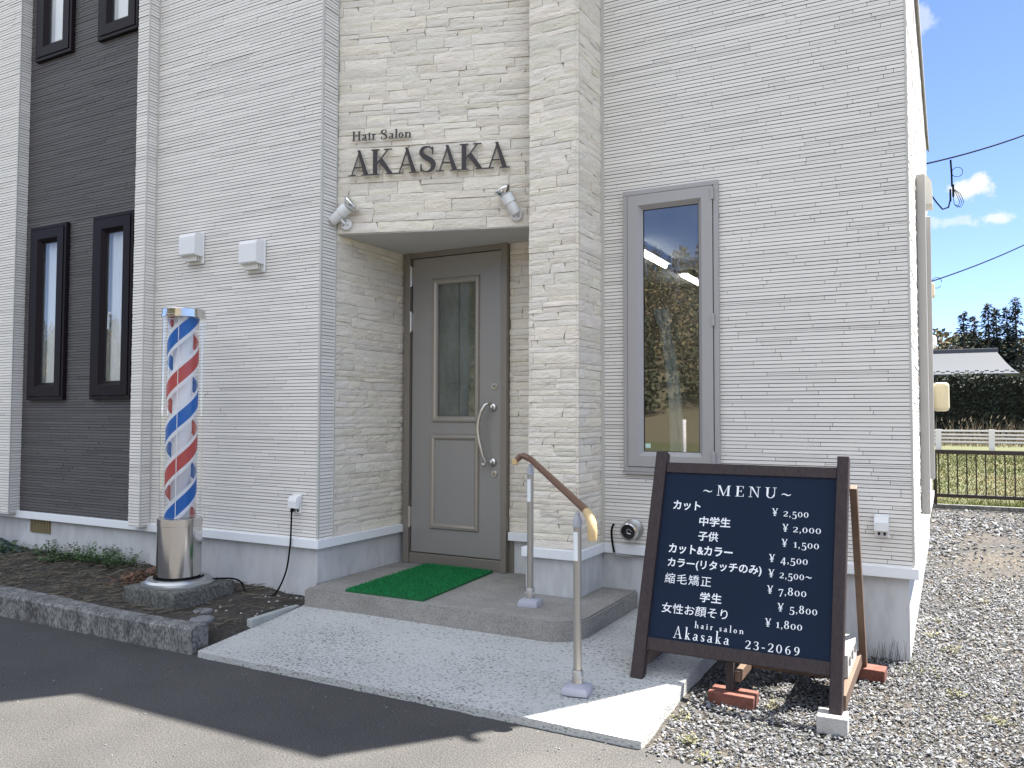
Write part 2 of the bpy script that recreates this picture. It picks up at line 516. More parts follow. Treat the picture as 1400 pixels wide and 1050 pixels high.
# gravel yard: base sheet, then the stones themselves
g = MB()
gp = [(-1.10, 3.12), (-0.83, 3.03), (0.4, 2.63), (3.0, 1.81), (9, 0.61), (9, 13.2), (-0.22, 13.2), (-0.22, 4.9), (-1.1, 4.9)]
g.prism(gp, -0.05, -0.006)
for j in range(20):                 # low bank of fines under the heaped stones
    ya, yb = 3.12 + j * .085, 3.12 + (j + 1) * .085
    for i in range(8):
        xa, xb = -1.10 + i * .06, -1.10 + (i + 1) * .06
        hp = lambda x, y: -.004 + .040 * min(max((y - 3.15) / .5, 0), 1) * math.exp(-max(x + 1.085, 0) / .10)
        g.face([(xa, ya, hp(xa, ya)), (xb, ya, hp(xb, ya)), (xb, yb, hp(xb, yb)), (xa, yb, hp(xa, yb))])
kind(g.build('gravel_yard', M['gravel_bed']), 'structure')

def stones(name, pts, sizes, seed, dark=0.55):
    r = np.random.RandomState(seed)
    n = len(pts)
    ico = np.array([(0, 0, 1), (.894, 0, .447), (.276, .851, .447), (-.724, .526, .447), (-.724, -.526, .447), (.276, -.851, .447),
                    (.724, .526, -.447), (-.276, .851, -.447), (-.894, 0, -.447), (-.276, -.851, -.447), (.724, -.526, -.447), (0, 0, -1)])
    F = np.array([(0, 1, 2), (0, 2, 3), (0, 3, 4), (0, 4, 5), (0, 5, 1), (1, 6, 2), (2, 7, 3), (3, 8, 4), (4, 9, 5), (5, 10, 1),
                  (6, 7, 2), (7, 8, 3), (8, 9, 4), (9, 10, 5), (10, 6, 1), (6, 11, 7), (7, 11, 8), (8, 11, 9), (9, 11, 10), (10, 11, 6)])
    sc = sizes[:, None] * np.stack([np.ones(n) * 1.12, r.uniform(.45, .85, n), r.uniform(.22, .55, n)], 1)
    V = ico[None] * (1 + r.uniform(-.32, .32, (n, 12, 1)))
    V = V * sc[:, None, :]
    tx, ty, a = r.normal(0, .38, n), r.normal(0, .38, n), r.uniform(0, 2 * PI, n)
    c, s_ = np.cos(tx)[:, None], np.sin(tx)[:, None]
    y, z = V[..., 1] * c - V[..., 2] * s_, V[..., 1] * s_ + V[..., 2] * c
    V[..., 1], V[..., 2] = y, z
    c, s_ = np.cos(ty)[:, None], np.sin(ty)[:, None]
    x, z = V[..., 0] * c - V[..., 2] * s_, V[..., 0] * s_ + V[..., 2] * c
    V[..., 0], V[..., 2] = x, z
    c, s_ = np.cos(a)[:, None], np.sin(a)[:, None]
    x, y = V[..., 0] * c - V[..., 1] * s_, V[..., 0] * s_ + V[..., 1] * c
    V[..., 0], V[..., 1] = x, y
    V += pts[:, None, :]
    FF = (F[None] + (np.arange(n) * 12)[:, None, None]).reshape(-1, 3)
    me = bpy.data.meshes.new(name)
    me.vertices.add(n * 12)
    me.vertices.foreach_set('co', V.astype(np.float32).ravel())
    me.loops.add(len(FF) * 3)
    me.loops.foreach_set('vertex_index', FF.astype(np.int32).ravel())
    me.polygons.add(len(FF))
    me.polygons.foreach_set('loop_start', (np.arange(len(FF)) * 3).astype(np.int32))
    me.polygons.foreach_set('loop_total', np.full(len(FF), 3, dtype=np.int32))
    me.update(calc_edges=True)
    me.shade_flat()
    t = np.clip(r.normal(.95, .34, n), .3, 2.2)
    t[r.rand(n) < .05] *= 1.7
    col = np.stack([t * r.uniform(.97, 1.07, n), t, t * r.uniform(.94, 1.04, n), np.ones(n)], 1)
    tan = r.rand(n) < .10
    col[tan, 0] *= 1.15; col[tan, 2] *= .75
    at = me.attributes.new('tone', 'FLOAT_COLOR', 'FACE')
    at.data.foreach_set('color', np.repeat(col, 20, 0).astype(np.float32).ravel())
    me.materials.append(M['stonebit'])
    o = bpy.data.objects.new(name, me)
    COL.objects.link(o)
    return o

def gravel_points():
    r = np.random.RandomState(3)
    P, S = [], []
    def inside(x, y):
        # in front of the building, right of the concrete path, beyond the asphalt edge
        ed = np.where(x < -.83, 3.06, np.where(x < .4, 3.03 - (x + .83) * .325, 2.63 - (x - .4) * .315)) + r.normal(0, .025, len(x))
        ok = (y > ed)
        ok &= ~((x < -.20) & (y > 4.85))
        ok &= (x > -1.06)
        return ok
    def lay(n, x0, x1, y0, y1, s0, s1, z=0.0):
        x, y = r.uniform(x0, x1, n), r.uniform(y0, y1, n)
        ok = inside(x, y)
        x, y = x[ok], y[ok]
        # a strip worn down to bare earth beside the building
        worn = np.array([noise.noise(Vector((a * 1.3, b * .8, 3.1))) for a, b in zip(x, y)])
        keep = (y < 5.6) | (r.rand(len(x)) < np.clip(.75 - worn * 1.6, .12, 1))
        x, y = x[keep], y[keep]
        s = r.uniform(s0, s1, len(x)) * r.choice([.7, 1, 1, 1.35], len(x))
        heap = .045 * np.clip((y - 3.15) / .5, 0, 1) * np.exp(-np.clip(x + 1.085, 0, 9) / .10)
        P.append(np.stack([x, y, z + s * .22 + heap + r.uniform(-.004, .006, len(x))], 1)); S.append(s)
    lay(34000, -1.07, 1.6, 1.9, 5.3, .0055, .0095)
    lay(20000, -1.07, 1.6, 1.9, 5.3, .0045, .0075, .004)
    lay(19000, -.2, 1.8, 5.3, 8.6, .007, .012)
    lay(7000, -.2, 2.2, 8.6, 13.1, .012, .022)
    return np.concatenate(P), np.concatenate(S)
gp_, gs_ = gravel_points()
kind(stones('gravel', gp_, gs_, 5), 'stuff')

def grit():
    q = np.random.RandomState(12)
    n = 520
    x = q.uniform(-6.5, -.8, n); y = 3.06 - np.abs(q.normal(0, .16, n))
    far = q.rand(n) < .35
    x[far] = q.uniform(-4.5, .3, far.sum()); y[far] = q.uniform(2.0, 2.95, far.sum())
    sz = q.uniform(.002, .0055, n)
    return np.stack([x, y, sz * .3], 1), sz
gr_, gz_ = grit()
kind(stones('grit', gr_, gz_, 7), 'stuff')

# sloping concrete path from the step down to the asphalt
g = MB()
X0, X1 = -3.60, -1.085
nx, ny = 60, 30
def pad_z(x, y):
    t = min(max((y - 3.08) / .82, 0), 1)
    return .032 + .083 * t + .004 * noise.noise(Vector((x * 2.1, y * 2.1, 0)))
ys = [3.075 + (4.84 - 3.075) * j / ny for j in range(ny + 1)]
def fx(i): return X0 + (X1 - X0) * i / nx
def fy(i, j):
    y = ys[j]
    if j == 0:
        y += .010 * noise.noise(Vector((fx(i) * 9, 1, 0))) + (.02 if fx(i) > -1.4 else 0) * 0
    return y
idx = {}
for j in range(ny + 1):
    for i in range(nx + 1):
        x, y = fx(i), fy(i, j)
        if i == nx:
            x += .006 * noise.noise(Vector((4, y * 7, 0)))
        idx[i, j] = len(g.v)
        g.v.append((x, y, pad_z(x, y)))
for j in range(ny):
    for i in range(nx):
        g.f.append((idx[i, j], idx[i + 1, j], idx[i + 1, j + 1], idx[i, j + 1])); g.t.append(1); g.mi.append(0)
def skirt(seq):
    for a, b in zip(seq, seq[1:]):
        pa, pb = g.v[a], g.v[b]
        g.face([(pa[0], pa[1], -.05), (pb[0], pb[1], -.05), pb, pa])
skirt([idx[i, 0] for i in range(nx + 1)])
skirt([idx[nx, j] for j in range(ny + 1)])
skirt([idx[0, j] for j in range(ny, -1, -1)])
kind(g.build('concrete_path', M['pad']), 'structure')

# planting bed: soil that rises to the wall
g = MB()
nx, ny = 130, 26
def bed_z(x, y):
    t = (y - 3.10) / .95
    hump = .055 * math.exp(-((x + 5.6) / 1.5) ** 2) if x > -5.6 else .055
    h = .10 + .015 * t + hump * (0.4 + t)
    h += .022 * noise.noise(Vector((x * 5, y * 5, 1))) + .010 * noise.noise(Vector((x * 17, y * 17, 2))) + .007 * noise.noise(Vector((x * 41, y * 41, 2)))
    h = min(h, pad_z(-3.6, y) - .004 + max(0, -3.604 - x) * .42 + .006 * noise.noise(Vector((x * 23, y * 23, 5))))
    if x > -3.69 and y < 3.26:
        h = min(h, .026)
    return max(h, .02)
id0 = len(g.v)
for j in range(ny + 1):
    for i in range(nx + 1):
        x = -9.0 + (9.0 - 3.602) * i / nx
        y = 3.12 + (4.10 - 3.12) * j / ny
        g.v.append((x, y, bed_z(x, y)))
for j in range(ny):
    for i in range(nx):
        a = id0 + j * (nx + 1) + i
        g.f.append((a, a + 1, a + nx + 2, a + nx + 1)); g.t.append(1); g.mi.append(0)
for i in range(nx):
    p, q = g.v[id0 + i], g.v[id0 + i + 1]
    g.face([(p[0], p[1], -.03), (q[0], q[1], -.03), q, p])
kind(g.build('planting_bed', M['soil'], autosmooth=60), 'structure')

# kerb round the planting bed
g = MB()
def kerb_f(x): return 3.085 + .010 * math.sin(x * 1.7) - (.05 if x < -5 else .0) * min(1, (-5 - x) / 2 if x < -5 else 0)
n = 90
prof = []
rows = []
for i in range(n + 1):
    x = -9.0 + (9.0 - 3.66) * i / n
    y0 = kerb_f(x)
    wd = .115 + .05 * min(max((-4.0 - x) / 1.4, 0), 1)
    zt = .142 + .004 * math.sin(x * 3.1)
    q = lambda a, b: .004 * noise.noise(Vector((x * 14, a, b)))
    rows.append([(x, y0 + q(0, 1), -.03), (x, y0 + q(2, 1), zt - .016), (x, y0 + .014 + q(4, 1), zt + q(5, 3)), (x, y0 + wd * .5, zt + q(1, 7)), (x, y0 + wd - .012, zt + q(8, 2)), (x, y0 + wd + q(8, 4), zt - .02), (x, y0 + wd, .0)])
for a, b in zip(rows, rows[1:]):
    for k in range(6):
        g.face([a[k], b[k], b[k + 1], a[k + 1]])
g.face(list(reversed(rows[-1])))
kind(g.build('kerb', M['kerb']), 'structure')

# hill behind the yard (seen only mirrored in the panes)
g = MB()
n = 40
def hz(x, y):
    d = min(max((-30 - y) / 75, 0), 1)
    return -.1 + 16.0 * d * d * (3 - 2 * d) * (1 + .25 * math.sin(x / 47.0 + 1) + .12 * math.sin(x / 17.0))
for j in range(n + 1):
    for i in range(n + 1):
        x, y = -170 + 300 * i / n, -30 - 110 * j / n
        g.v.append((x, y, hz(x, y)))
for j in range(n):
    for i in range(n):
        a = j * (n + 1) + i
        g.f.append((a, a + n + 1, a + n + 2, a + 1)); g.t.append(1); g.mi.append(0)
kind(g.build('hill', M['hill'], smooth=True), 'structure')

# ------------------------------------------------------------------ the building
BX = thing('salon_building', 'two-storey hair salon clad in pale ribbed siding and beige stone, with a dark slatted panel', 'building', (-3.6, 4.02, 0))
SP = .0224                                 # siding course height

def siding(mb, P0, u, n, Wd, z0, z1, holes=(), seed=0, seg=(.13, .72), tone=(.93, 1.05)):
    """courses of narrow ribs standing 6 mm proud of a dark groove sheet; face of the ribs = plane of P0"""
    r = random.Random(seed)
    T = frame((P0[0], P0[1], 0), u, n)
    D = -.007
    def put(a, b, za, zb, off, tn):
        # rib: front and four returns (a..b along the wall)
        f = [(a, off, za), (b, off, za), (b, off, zb), (a, off, zb)]
        k = [(a, D, za), (b, D, za), (b, D, zb), (a, D, zb)]
        F = [T @ Vector(p) for p in f]; K = [T @ Vector(p) for p in k]
        mb.mesh(F + K, [(0, 1, 2, 3), (5, 6, 2, 1), (6, 7, 3, 2), (7, 4, 0, 3)], tn, 0)
        mb.mesh([F[0], F[1], K[1], K[0]], [(3, 2, 1, 0)], 1, 1)      # groove shade painted into the colour of the rib's underside
    # groove sheet with rectangular holes
    us = sorted({0, Wd, *[h[0] for h in holes], *[h[1] for h in holes]})
    zs = sorted({z0, z1, *[h[2] for h in holes], *[h[3] for h in holes]})
    for ua, ub in zip(us, us[1:]):
        for za, zb in zip(zs, zs[1:]):
            if any(h[0] <= ua and ub <= h[1] and h[2] <= za and zb <= h[3] for h in holes):
                continue
            mb.face([T @ Vector(p) for p in ((ua, D + .0005, za), (ub, D + .0005, za), (ub, D + .0005, zb), (ua, D + .0005, zb))], 1, 1)
    k0, k1 = int(z0 / SP), int(z1 / SP) + 1
    for k in range(k0, k1):
        gap = r.choice([.0028, .0031, .0034, .0037])
        za, zb = max(k * SP + gap, z0), min((k + 1) * SP - .0005, z1)
        if zb - za < .004:
            continue
        cuts = [0]
        x = r.uniform(0, seg[1])
        while x < Wd - .05:
            cuts.append(x)
            x += r.uniform(*seg)
        cuts.append(Wd)
        for a, b in zip(cuts, cuts[1:]):
            parts = [(a + (.0012 if a > 0 else 0), b - (.0012 if b < Wd else 0))]
            for h in holes:
                if zb > h[2] and za < h[3]:
                    nxt = []
                    for p, q in parts:
                        if q <= h[0] or p >= h[1]:
                            nxt.append((p, q))
                        else:
                            if p < h[0]: nxt.append((p, h[0]))
                            if q > h[1]: nxt.append((h[1], q))
                    parts = nxt
            off, tn = -r.choice([0, 0, .0008, .0016, .0024]), r.uniform(*tone)
            for p, q in parts:
                if q - p > .004:
                    if r.random() < .06:          # now and then a rib split into two thin ones
                        zm = za + (zb - za) * r.uniform(.42, .6)
                        put(p, q, za, zm - .0008, off, tn); put(p, q, zm + .0008, zb, off - .001, tn * r.uniform(.96, 1.03))
                    else:
                        put(p, q, za, zb, off, tn)

def stonewall(mb, P0, u, n, Wd, z0, z1, seed=0, rowseed=1, depth=.016):
    """split-faced ledge stone: courses of long thin stones with cleft faces"""
    rr, r = random.Random(rowseed), random.Random(seed)
    T = frame((P0[0], P0[1], 0), u, n)
    D = -depth
    mb.face([T @ Vector(p) for p in ((0, D, z0), (Wd, D, z0), (Wd, D, z1), (0, D, z1))], 1, 1)
    def stone(a, b, za, zb):
        nx, nz = max(2, int((b - a) / .035)), max(2, int((zb - za) / .014))
        base = -r.uniform(.001, .0075)
        sx, sz = r.uniform(-.004, .004), r.uniform(-.003, .005)
        sd_ = r.uniform(0, 100)
        sl = r.choice([0, 0, 0, .35, -.4])      # a few slanted ends
        vs = []
        for j in range(nz + 1):
            for i in range(nx + 1):
                fu, fz = i / nx, j / nz
                x = a + (b - a) * fu
                if b < Wd - .01 and i == nx: x += sl * (zb - za) * (fz - .5)
                z = za + (zb - za) * fz
                if 0 < i < nx: x += r.uniform(-.004, .004)
                edge = (i in (0, nx)) or (j in (0, nz))
                cl = noise.noise(Vector((x * 9 + sd_, z * 26, sd_))) * .0040 + noise.noise(Vector((x * 26 + z * 55 + sd_, z * 70, sd_))) * .0030
                y = base + sx * (fu - .5) + sz * (fz - .5) + cl
                if edge: y -= .0022
                vs.append(T @ Vector((x, max(y, D + .001), z)))
        fs = [(j * (nx + 1) + i, j * (nx + 1) + i + 1, (j + 1) * (nx + 1) + i + 1, (j + 1) * (nx + 1) + i) for j in range(nz) for i in range(nx)]
        k = r.uniform(.90, 1.06)
        tn = (k * r.uniform(.99, 1.02), k, k * r.uniform(.95, 1.02))
        mb.mesh(vs, fs, tn, 0)
        m = len(vs)
        ring = [i for i in range(nx + 1)] + [j * (nx + 1) + nx for j in range(1, nz + 1)] + [nz * (nx + 1) + i for i in range(nx - 1, -1, -1)] + [j * (nx + 1) for j in range(nz - 1, 0, -1)]
        Ti = T.inverted()
        lo = []
        for q in ring:
            p = Ti @ vs[q]; p.y = D; lo.append(T @ p)
        for q in range(len(ring)):
            q2 = (q + 1) % len(ring)
            mb.face([lo[q], lo[q2], vs[ring[q2]], vs[ring[q]]], tn, 0)
    z = z0
    hs = []
    while z < z1 - .02:
        h = rr.choice([.034, .042, .050, .058, .070, .084])
        h = min(h, z1 - z)
        if z1 - z - h < .025: h = z1 - z
        hs.append((z, z + h)); z += h
    for (za, zb) in hs:
        x = -r.uniform(0, .2)
        while x < Wd:
            L = r.uniform(.10, .42)
            a, b = max(x, 0), min(x + L, Wd)
            if Wd - b < .05: b = Wd
            if b - a > .02:
                gp_ = .0011
                if zb - za > .07 and r.random() < .55:
                    zm = za + (zb - za) * r.uniform(.35, .62)
                    if b - a > .3 and r.random() < .5:
                        xm = a + (b - a) * r.uniform(.35, .65)
                        stone(a + gp_, xm - gp_, za + gp_, zm - gp_); stone(xm + gp_, b - gp_, za + gp_, zm - gp_)
                    else:
                        stone(a + gp_, b - gp_, za + gp_, zm - gp_)
                    stone(a + gp_, b - gp_, zm + gp_, zb - gp_)
                else:
                    stone(a + gp_, b - gp_, za + gp_, zb - gp_)
            if b >= Wd: break
            x += L

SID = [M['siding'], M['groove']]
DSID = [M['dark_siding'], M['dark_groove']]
STO = [M['stone'], M['stone_gap']]
ZT, ZB = .505, .447                          # base trim top and bottom
HL, HR = 7.40, 5.95                          # heights of left block and right front parapet
EX, NX_, EY, NY = (1, 0, 0), (0, -1, 0), (0, 1, 0), (1, 0, 0)

# left white wall
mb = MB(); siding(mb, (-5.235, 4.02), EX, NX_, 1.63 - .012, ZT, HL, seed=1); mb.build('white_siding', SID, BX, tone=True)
# its short return beside the entrance
mb = MB(); siding(mb, (-3.605, 4.032), EY, NY, .132, ZT, HL, seed=2, seg=(3, 4)); mb.build('white_siding', SID, BX, tone=True)
# dark panel with window openings
wins_lo = [(-6.775, -6.285), (-5.942, -5.452)]
holes = []
for a, b in wins_lo:
    holes += [(a + 6.89 + .01, b + 6.89 - .01, 1.44, 2.87), (a + 6.89 + .01, b + 6.89 - .01, 4.31, 5.74)]
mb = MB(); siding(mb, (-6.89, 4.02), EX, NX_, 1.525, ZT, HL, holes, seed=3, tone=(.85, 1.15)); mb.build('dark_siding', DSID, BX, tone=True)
# projecting piers either side of the dark panel
mb = MB()
siding(mb, (-5.365, 3.93), EX, NX_, .124, ZT - .02, HL, seed=4, seg=(3, 4))
siding(mb, (-5.235, 3.936), EY, NY, .09, ZT - .02, HL, seed=4, seg=(3, 4))
siding(mb, (-5.365, 4.02), (0, -1, 0), (-1, 0, 0), .085, ZT - .02, HL, seed=4, seg=(3, 4))
mb.box(-5.358, -5.242, 3.937, 4.06, ZT - .022, HL, 1, 1)
mb.build('siding_pier', SID, BX, tone=True)
mb = MB()
siding(mb, (-7.90, 3.93), EX, NX_, 1.004, ZT - .02, HL, seed=5)
siding(mb, (-6.89, 3.936), EY, NY, .09, ZT - .02, HL, seed=5, seg=(3, 4))
mb.box(-7.89, -6.897, 3.937, 4.06, ZT - .022, HL, 1, 1)
mb.build('siding_pier', SID, BX, tone=True)
mb = MB(); siding(mb, (-12, 4.02), EX, NX_, 4.10, ZT, HL, seed=6); mb.build('white_siding', SID, BX, tone=True)
# right wall with the tall window, and the long side wall
WX0, WX1, WZ0, WZ1 = -1.802, -1.197, .965, 2.738
mb = MB(); siding(mb, (-1.945, 4.83), EX, NX_, 1.765, ZT, HR, [(WX0 + 1.945 + .015, WX1 + 1.945 - .015, WZ0 + .015, WZ1 - .015)], seed=7)
mb.build('white_siding', SID, BX, tone=True)
mb = MB(); siding(mb, (-.17, 4.840), EY, NY, 5.20, ZT, 4.40, seed=8); siding(mb, (-.17, 4.840), EY, NY, .14, 4.40, HR, seed=8, seg=(3, 4))
mb.build('white_siding', SID, BX, tone=True)
# stone cladding
FU = Vector((1.265, .40, 0)).normalized(); FN = Vector((FU.y, -FU.x, 0))
SOF = 2.534
FL = 1.372
mb = MB(); stonewall(mb, (-3.605, 4.17), FU, FN, FL, SOF, HL, seed=21, rowseed=5); mb.build('stone_cladding', STO, BX, tone=True)
mb = MB(); stonewall(mb, (-3.605, 4.168), EY, NY, .795, ZT, SOF, seed=22, rowseed=6); mb.build('stone_cladding', STO, BX, tone=True)
mb = MB()
stonewall(mb, (-2.705, 4.955), EX, NX_, .76, ZT, SOF, seed=23, rowseed=6)
stonewall(mb, (-3.604, 4.955), EX, NX_, .022, ZT, SOF, seed=24, rowseed=6)
mb.build('stone_cladding', STO, BX, tone=True)
mb = MB()
stonewall(mb, (-2.295, 4.45), EX, NX_, .340, ZT, HL, seed=25, rowseed=7)
stonewall(mb, (-1.955, 4.452), EY, NY, .372, ZT, HL, seed=26, rowseed=7)
stonewall(mb, (-2.295, 4.955), (0, -1, 0), (-1, 0, 0), .50, ZT, SOF, seed=27, rowseed=7)
mb.build('stone_pier', STO, BX, tone=True)
# corner trims
for bx in ((-3.617, -3.603, 4.018, 4.032, ZT, HL), (-3.612, -3.602, 4.163, 4.170, ZT, HL), (-5.241, -5.233, 3.928, 3.936, ZT - .02, HL), (-6.896, -6.888, 3.928, 3.936, ZT - .02, HL), (-.180, -.168, 4.828, 4.840, ZT, HR), (-5.236, -5.230, 4.010, 4.022, ZT, HL), (-1.972, -1.940, 4.8235, 4.834, ZT, HL)):
    mb = MB(); mb.box(*bx); mb.build('corner_trim', M['corner'], BX)
# base flashing
mb = MB()
mb.bbox(-12, -3.585, 3.998, 4.06, ZB, ZT, .003)
mb.bbox(-3.64, -3.585, 4.062, 4.93, ZB, ZT, .003)
mb.bbox(-2.70, -2.29, 4.93, 4.98, ZB, ZT, .003)
mb.bbox(-3.582, -3.588 + .004, 4.93, 4.98, ZB, ZT, .001)
mb.bbox(-2.33, -1.935, 4.428, 4.50, ZB, ZT, .003)
mb.bbox(-1.98, -1.935, 4.502, 4.805, ZB, ZT, .003)
mb.bbox(-1.98, -.150, 4.808, 4.87, ZB, ZT, .003)
mb.bbox(-.20, -.150, 4.872, 10.03, ZB, ZT, .003)
mb.build('base_flashing', M['trim'], BX)
# foundation
mb = MB()
mb.box(-12, -3.625, 4.045, 4.97, -.1, ZB - .001)
mb.box(-3.624, -2.0, 4.975, 5.2, -.1, ZB - .002)
mb.box(-2.315, -1.962, 4.462, 4.97, -.1, ZB - .002)
mb.box(-1.961, -.199, 4.852, 5.2, -.1, ZB - .001)
mb.box(-.40, -.199, 5.202, 10.0, -.1, ZB - .001)
mb.build('foundation', M['concrete'], BX)
# walls and slabs behind the cladding
mb = MB()
mb.box(-12, -3.64, 4.09, 10, ZB, HL - .01)                       # left block
mb.prism([(-3.635, 4.20), (-2.32, 4.61), (-2.28, 4.475), (-1.975, 4.475), (-1.975, 4.99), (-1.975, 10), (-3.635, 10)], 3.03, HL - .01)   # upper storey over the entrance
mb.box(-2.275, -1.975, 4.47, 4.93, ZB, 3.028)               # pier core
mb.box(-3.635, -1.975, 4.975, 5.06, ZB, 3.028)              # wall round the door
mb.box(-1.974, WX0 + .02, 4.85, 4.97, ZB, HR - .01)
mb.box(WX1 - .02, -.19, 4.85, 4.97, ZB, HR - .01)
mb.box(WX0 + .021, WX1 - .021, 4.85, 4.97, ZB, WZ0 + .02)
mb.box(WX0 + .021, WX1 - .021, 4.85, 4.97, WZ1 - .02, HR - .01)
mb.box(-.30, -.19, 4.972, 9.9, ZB, 4.38)
mb.box(-3.634, -.18, 9.902, 10.03, ZB, 4.38)
mb.build('wall_core', M['room'], BX)
mb = MB(); mb.box(-3.63, -.302, 5.07, 9.9, .30, .42); mb.build('room_floor', M['roomfloor'], BX)
mb = MB(); mb.box(-1.973, -.302, 4.972, 9.9, 2.93, 3.02); mb.box(-3.63, -1.974, 5.062, 9.9, 2.93, 3.02); mb.build('room_ceiling', M['soffit'], BX)
mb = MB()
mb.box(-1.97, -.150, 4.99, 10.40, 4.40, 4.47)
mb.box(-.156, -.146, 4.99, 10.41, 4.385, 4.475)
mb.build('roof', M['roofflat'], BX)
mb = MB(); mb.box(-12.1, -1.93, 4.0, 10.2, HL, HL + .10); mb.build('roof', M['roofflat'], BX)
mb = MB(); mb.tube([(-.21, 4.835, 4.75), (-.200, 4.79, 4.75), (-.185, 4.763, 4.75), (-.16, 4.757, 4.75), (-.125, 4.762, 4.75)], [.03, .028, .026, .024, .018], 10); mb.build('shadow_hook', M['duct'], BX, smooth=True)  # unseen hook above the view, added to cast a small hooked shadow on the asphalt
mb = MB(); mb.box(-1.944, -.160, 4.815, 4.985, HR, HR + .03); mb.build('parapet_coping', M['roofflat'], BX)
mb = MB(); mb.prism([(-3.62, 4.185), (-2.31, 4.59), (-2.31, 4.97), (-3.62, 4.97)], SOF - .006, SOF + .015); mb.build('soffit', M['soffit'], BX)
# underfloor vent
mb = MB()
mb.box(-6.755, -6.485, 4.036, 4.050, .335, .440)
mb.build('underfloor_vent', M['brass'], BX)
mb = MB()
for k in range(13):
    x = -6.745 + k * .0205
    mb.box(x, x + .010, 4.028, 4.0365, .342, .432)
mb.build('vent_grille', M['brass'], bpy.data.objects['underfloor_vent'])

# ---- windows
def casement(name, x0, x1, z0, z1, yw, fm, lip, sash, pane_m, parent, deep=.03, hinge=True):
    """outward-opening window: lip frame, wide sash, glass set back"""
    e = bpy.data.objects.new(name, None); COL.objects.link(e); e.parent = parent
    e.location = Vector((x0, yw, z0)) - world_loc(parent)
    def ring(mb, xa, xb, za, zb, w, y0, y1, b=.003):
        mb.bbox(xa, xb, y0, y1, zb - w, zb, b)
        mb.bbox(xa, xb, y0, y1, za, za + w, b)
        mb.bbox(xa, xa + w, y0, y1, za + w, zb - w, b)
        mb.bbox(xb - w, xb, y0, y1, za + w, zb - w, b)
    mb = MB(); ring(mb, x0, x1, z0, z1, lip, yw - deep, yw + .05)
    mb.build('frame', fm, e)
    a = lip + .004
    mb = MB()
    y0, y1 = yw - deep - .006, yw + .03
    xa, xb, za, zb, w = x0 + a, x1 - a, z0 + a, z1 - a, sash
    # mitred sash with a sloping inner bead
    O = [(xa, za), (xb, za), (xb, zb), (xa, zb)]
    I1 = [(xa + w * .72, za + w * .72), (xb - w * .72, za + w * .72), (xb - w * .72, zb - w * .72), (xa + w * .72, zb - w * .72)]
    I2 = [(xa + w, za + w), (xb - w, za + w), (xb - w, zb - w), (xa + w, zb - w)]
    for k in range(4):
        k2 = (k + 1) % 4
        P = lambda q, y: (q[0], y, q[1])
        mb.face([P(O[k], y1), P(O[k2], y1), P(O[k2], y0), P(O[k], y0)])
        mb.face([P(O[k], y0), P(O[k2], y0), P(I1[k2], y0), P(I1[k], y0)])
        mb.face([P(I1[k], y0), P(I1[k2], y0), P(I2[k2], y0 + .032), P(I2[k], y0 + .032)])
    mb.build('sash', fm, e)
    yg = y0 + .036
    mb = MB(); ring(mb, xa + w - .004, xb - w + .004, za + w - .004, zb - w + .004, .008, yg - .0025, yg + .01, .001)
    mb.build('gasket', M['rubber'], e)
    mb = MB()
    gx0, gx1, gz0, gz1 = xa + w - .002, xb - w + .002, za + w - .002, zb - w + .002
    mb.face([(gx0, yg + .002, gz0), (gx1, yg + .002, gz0), (gx1, yg + .002, gz1), (gx0, yg + .002, gz1)])
    mb.build('pane', pane_m, e)
    if hinge:
        for zc in (z0 + .06, (z0 + z1) / 2, z1 - .12):
            mb = MB()
            mb.bbox(x1 - lip - .012, x1 - lip + .006, yw - deep - .016, yw - deep, zc, zc + .075, .003)
            mb.build('hinge', fm, e)
    return e, (gx0, gx1, gz0, gz1, yg)

ew, gw = casement('tall_window', WX0, WX1, WZ0, WZ1, 4.83, M['winframe'], .030, .092, M['pane'], BX, deep=.028)
mb = MB(); mb.box(gw[0] + .012, gw[0] + .045, gw[4] - .0008, gw[4] + .001, gw[2] + .025, gw[2] + .052); mb.build('sticker', M['sticker_green'], ew)
mb = MB(); mb.box(WX0 - .004, WX1 + .004, 4.795, 4.84, WZ0 - .012, WZ0 - .001); mb.build('sill', M['winframe'], ew)
mb = MB()
n = 14
for k in range(n):      # gathered curtain tied back inside the room
    for zz in range(12):
        pass
prof = []
for j in range(16):
    t = j / 15
    z = .95 + (2.02 - .95) * t
    cx = -1.54 - .11 * t ** 2.2
    wv = .055 - .022 * t if t < .9 else .05
    prof.append((cx, z, wv))
for (a, b) in zip(prof, prof[1:]):
    for k in range(10):
        def pt(p, q):
            f = q / 10
            return (p[0] + (f - .5) * 2 * p[2], 5.10 + .018 * math.sin(f * 19), p[1])
        mb.face([pt(a, k), pt(a, k + 1), pt(b, k + 1), pt(b, k)])
mb.build('tied_curtain', M['curtain'], ew)

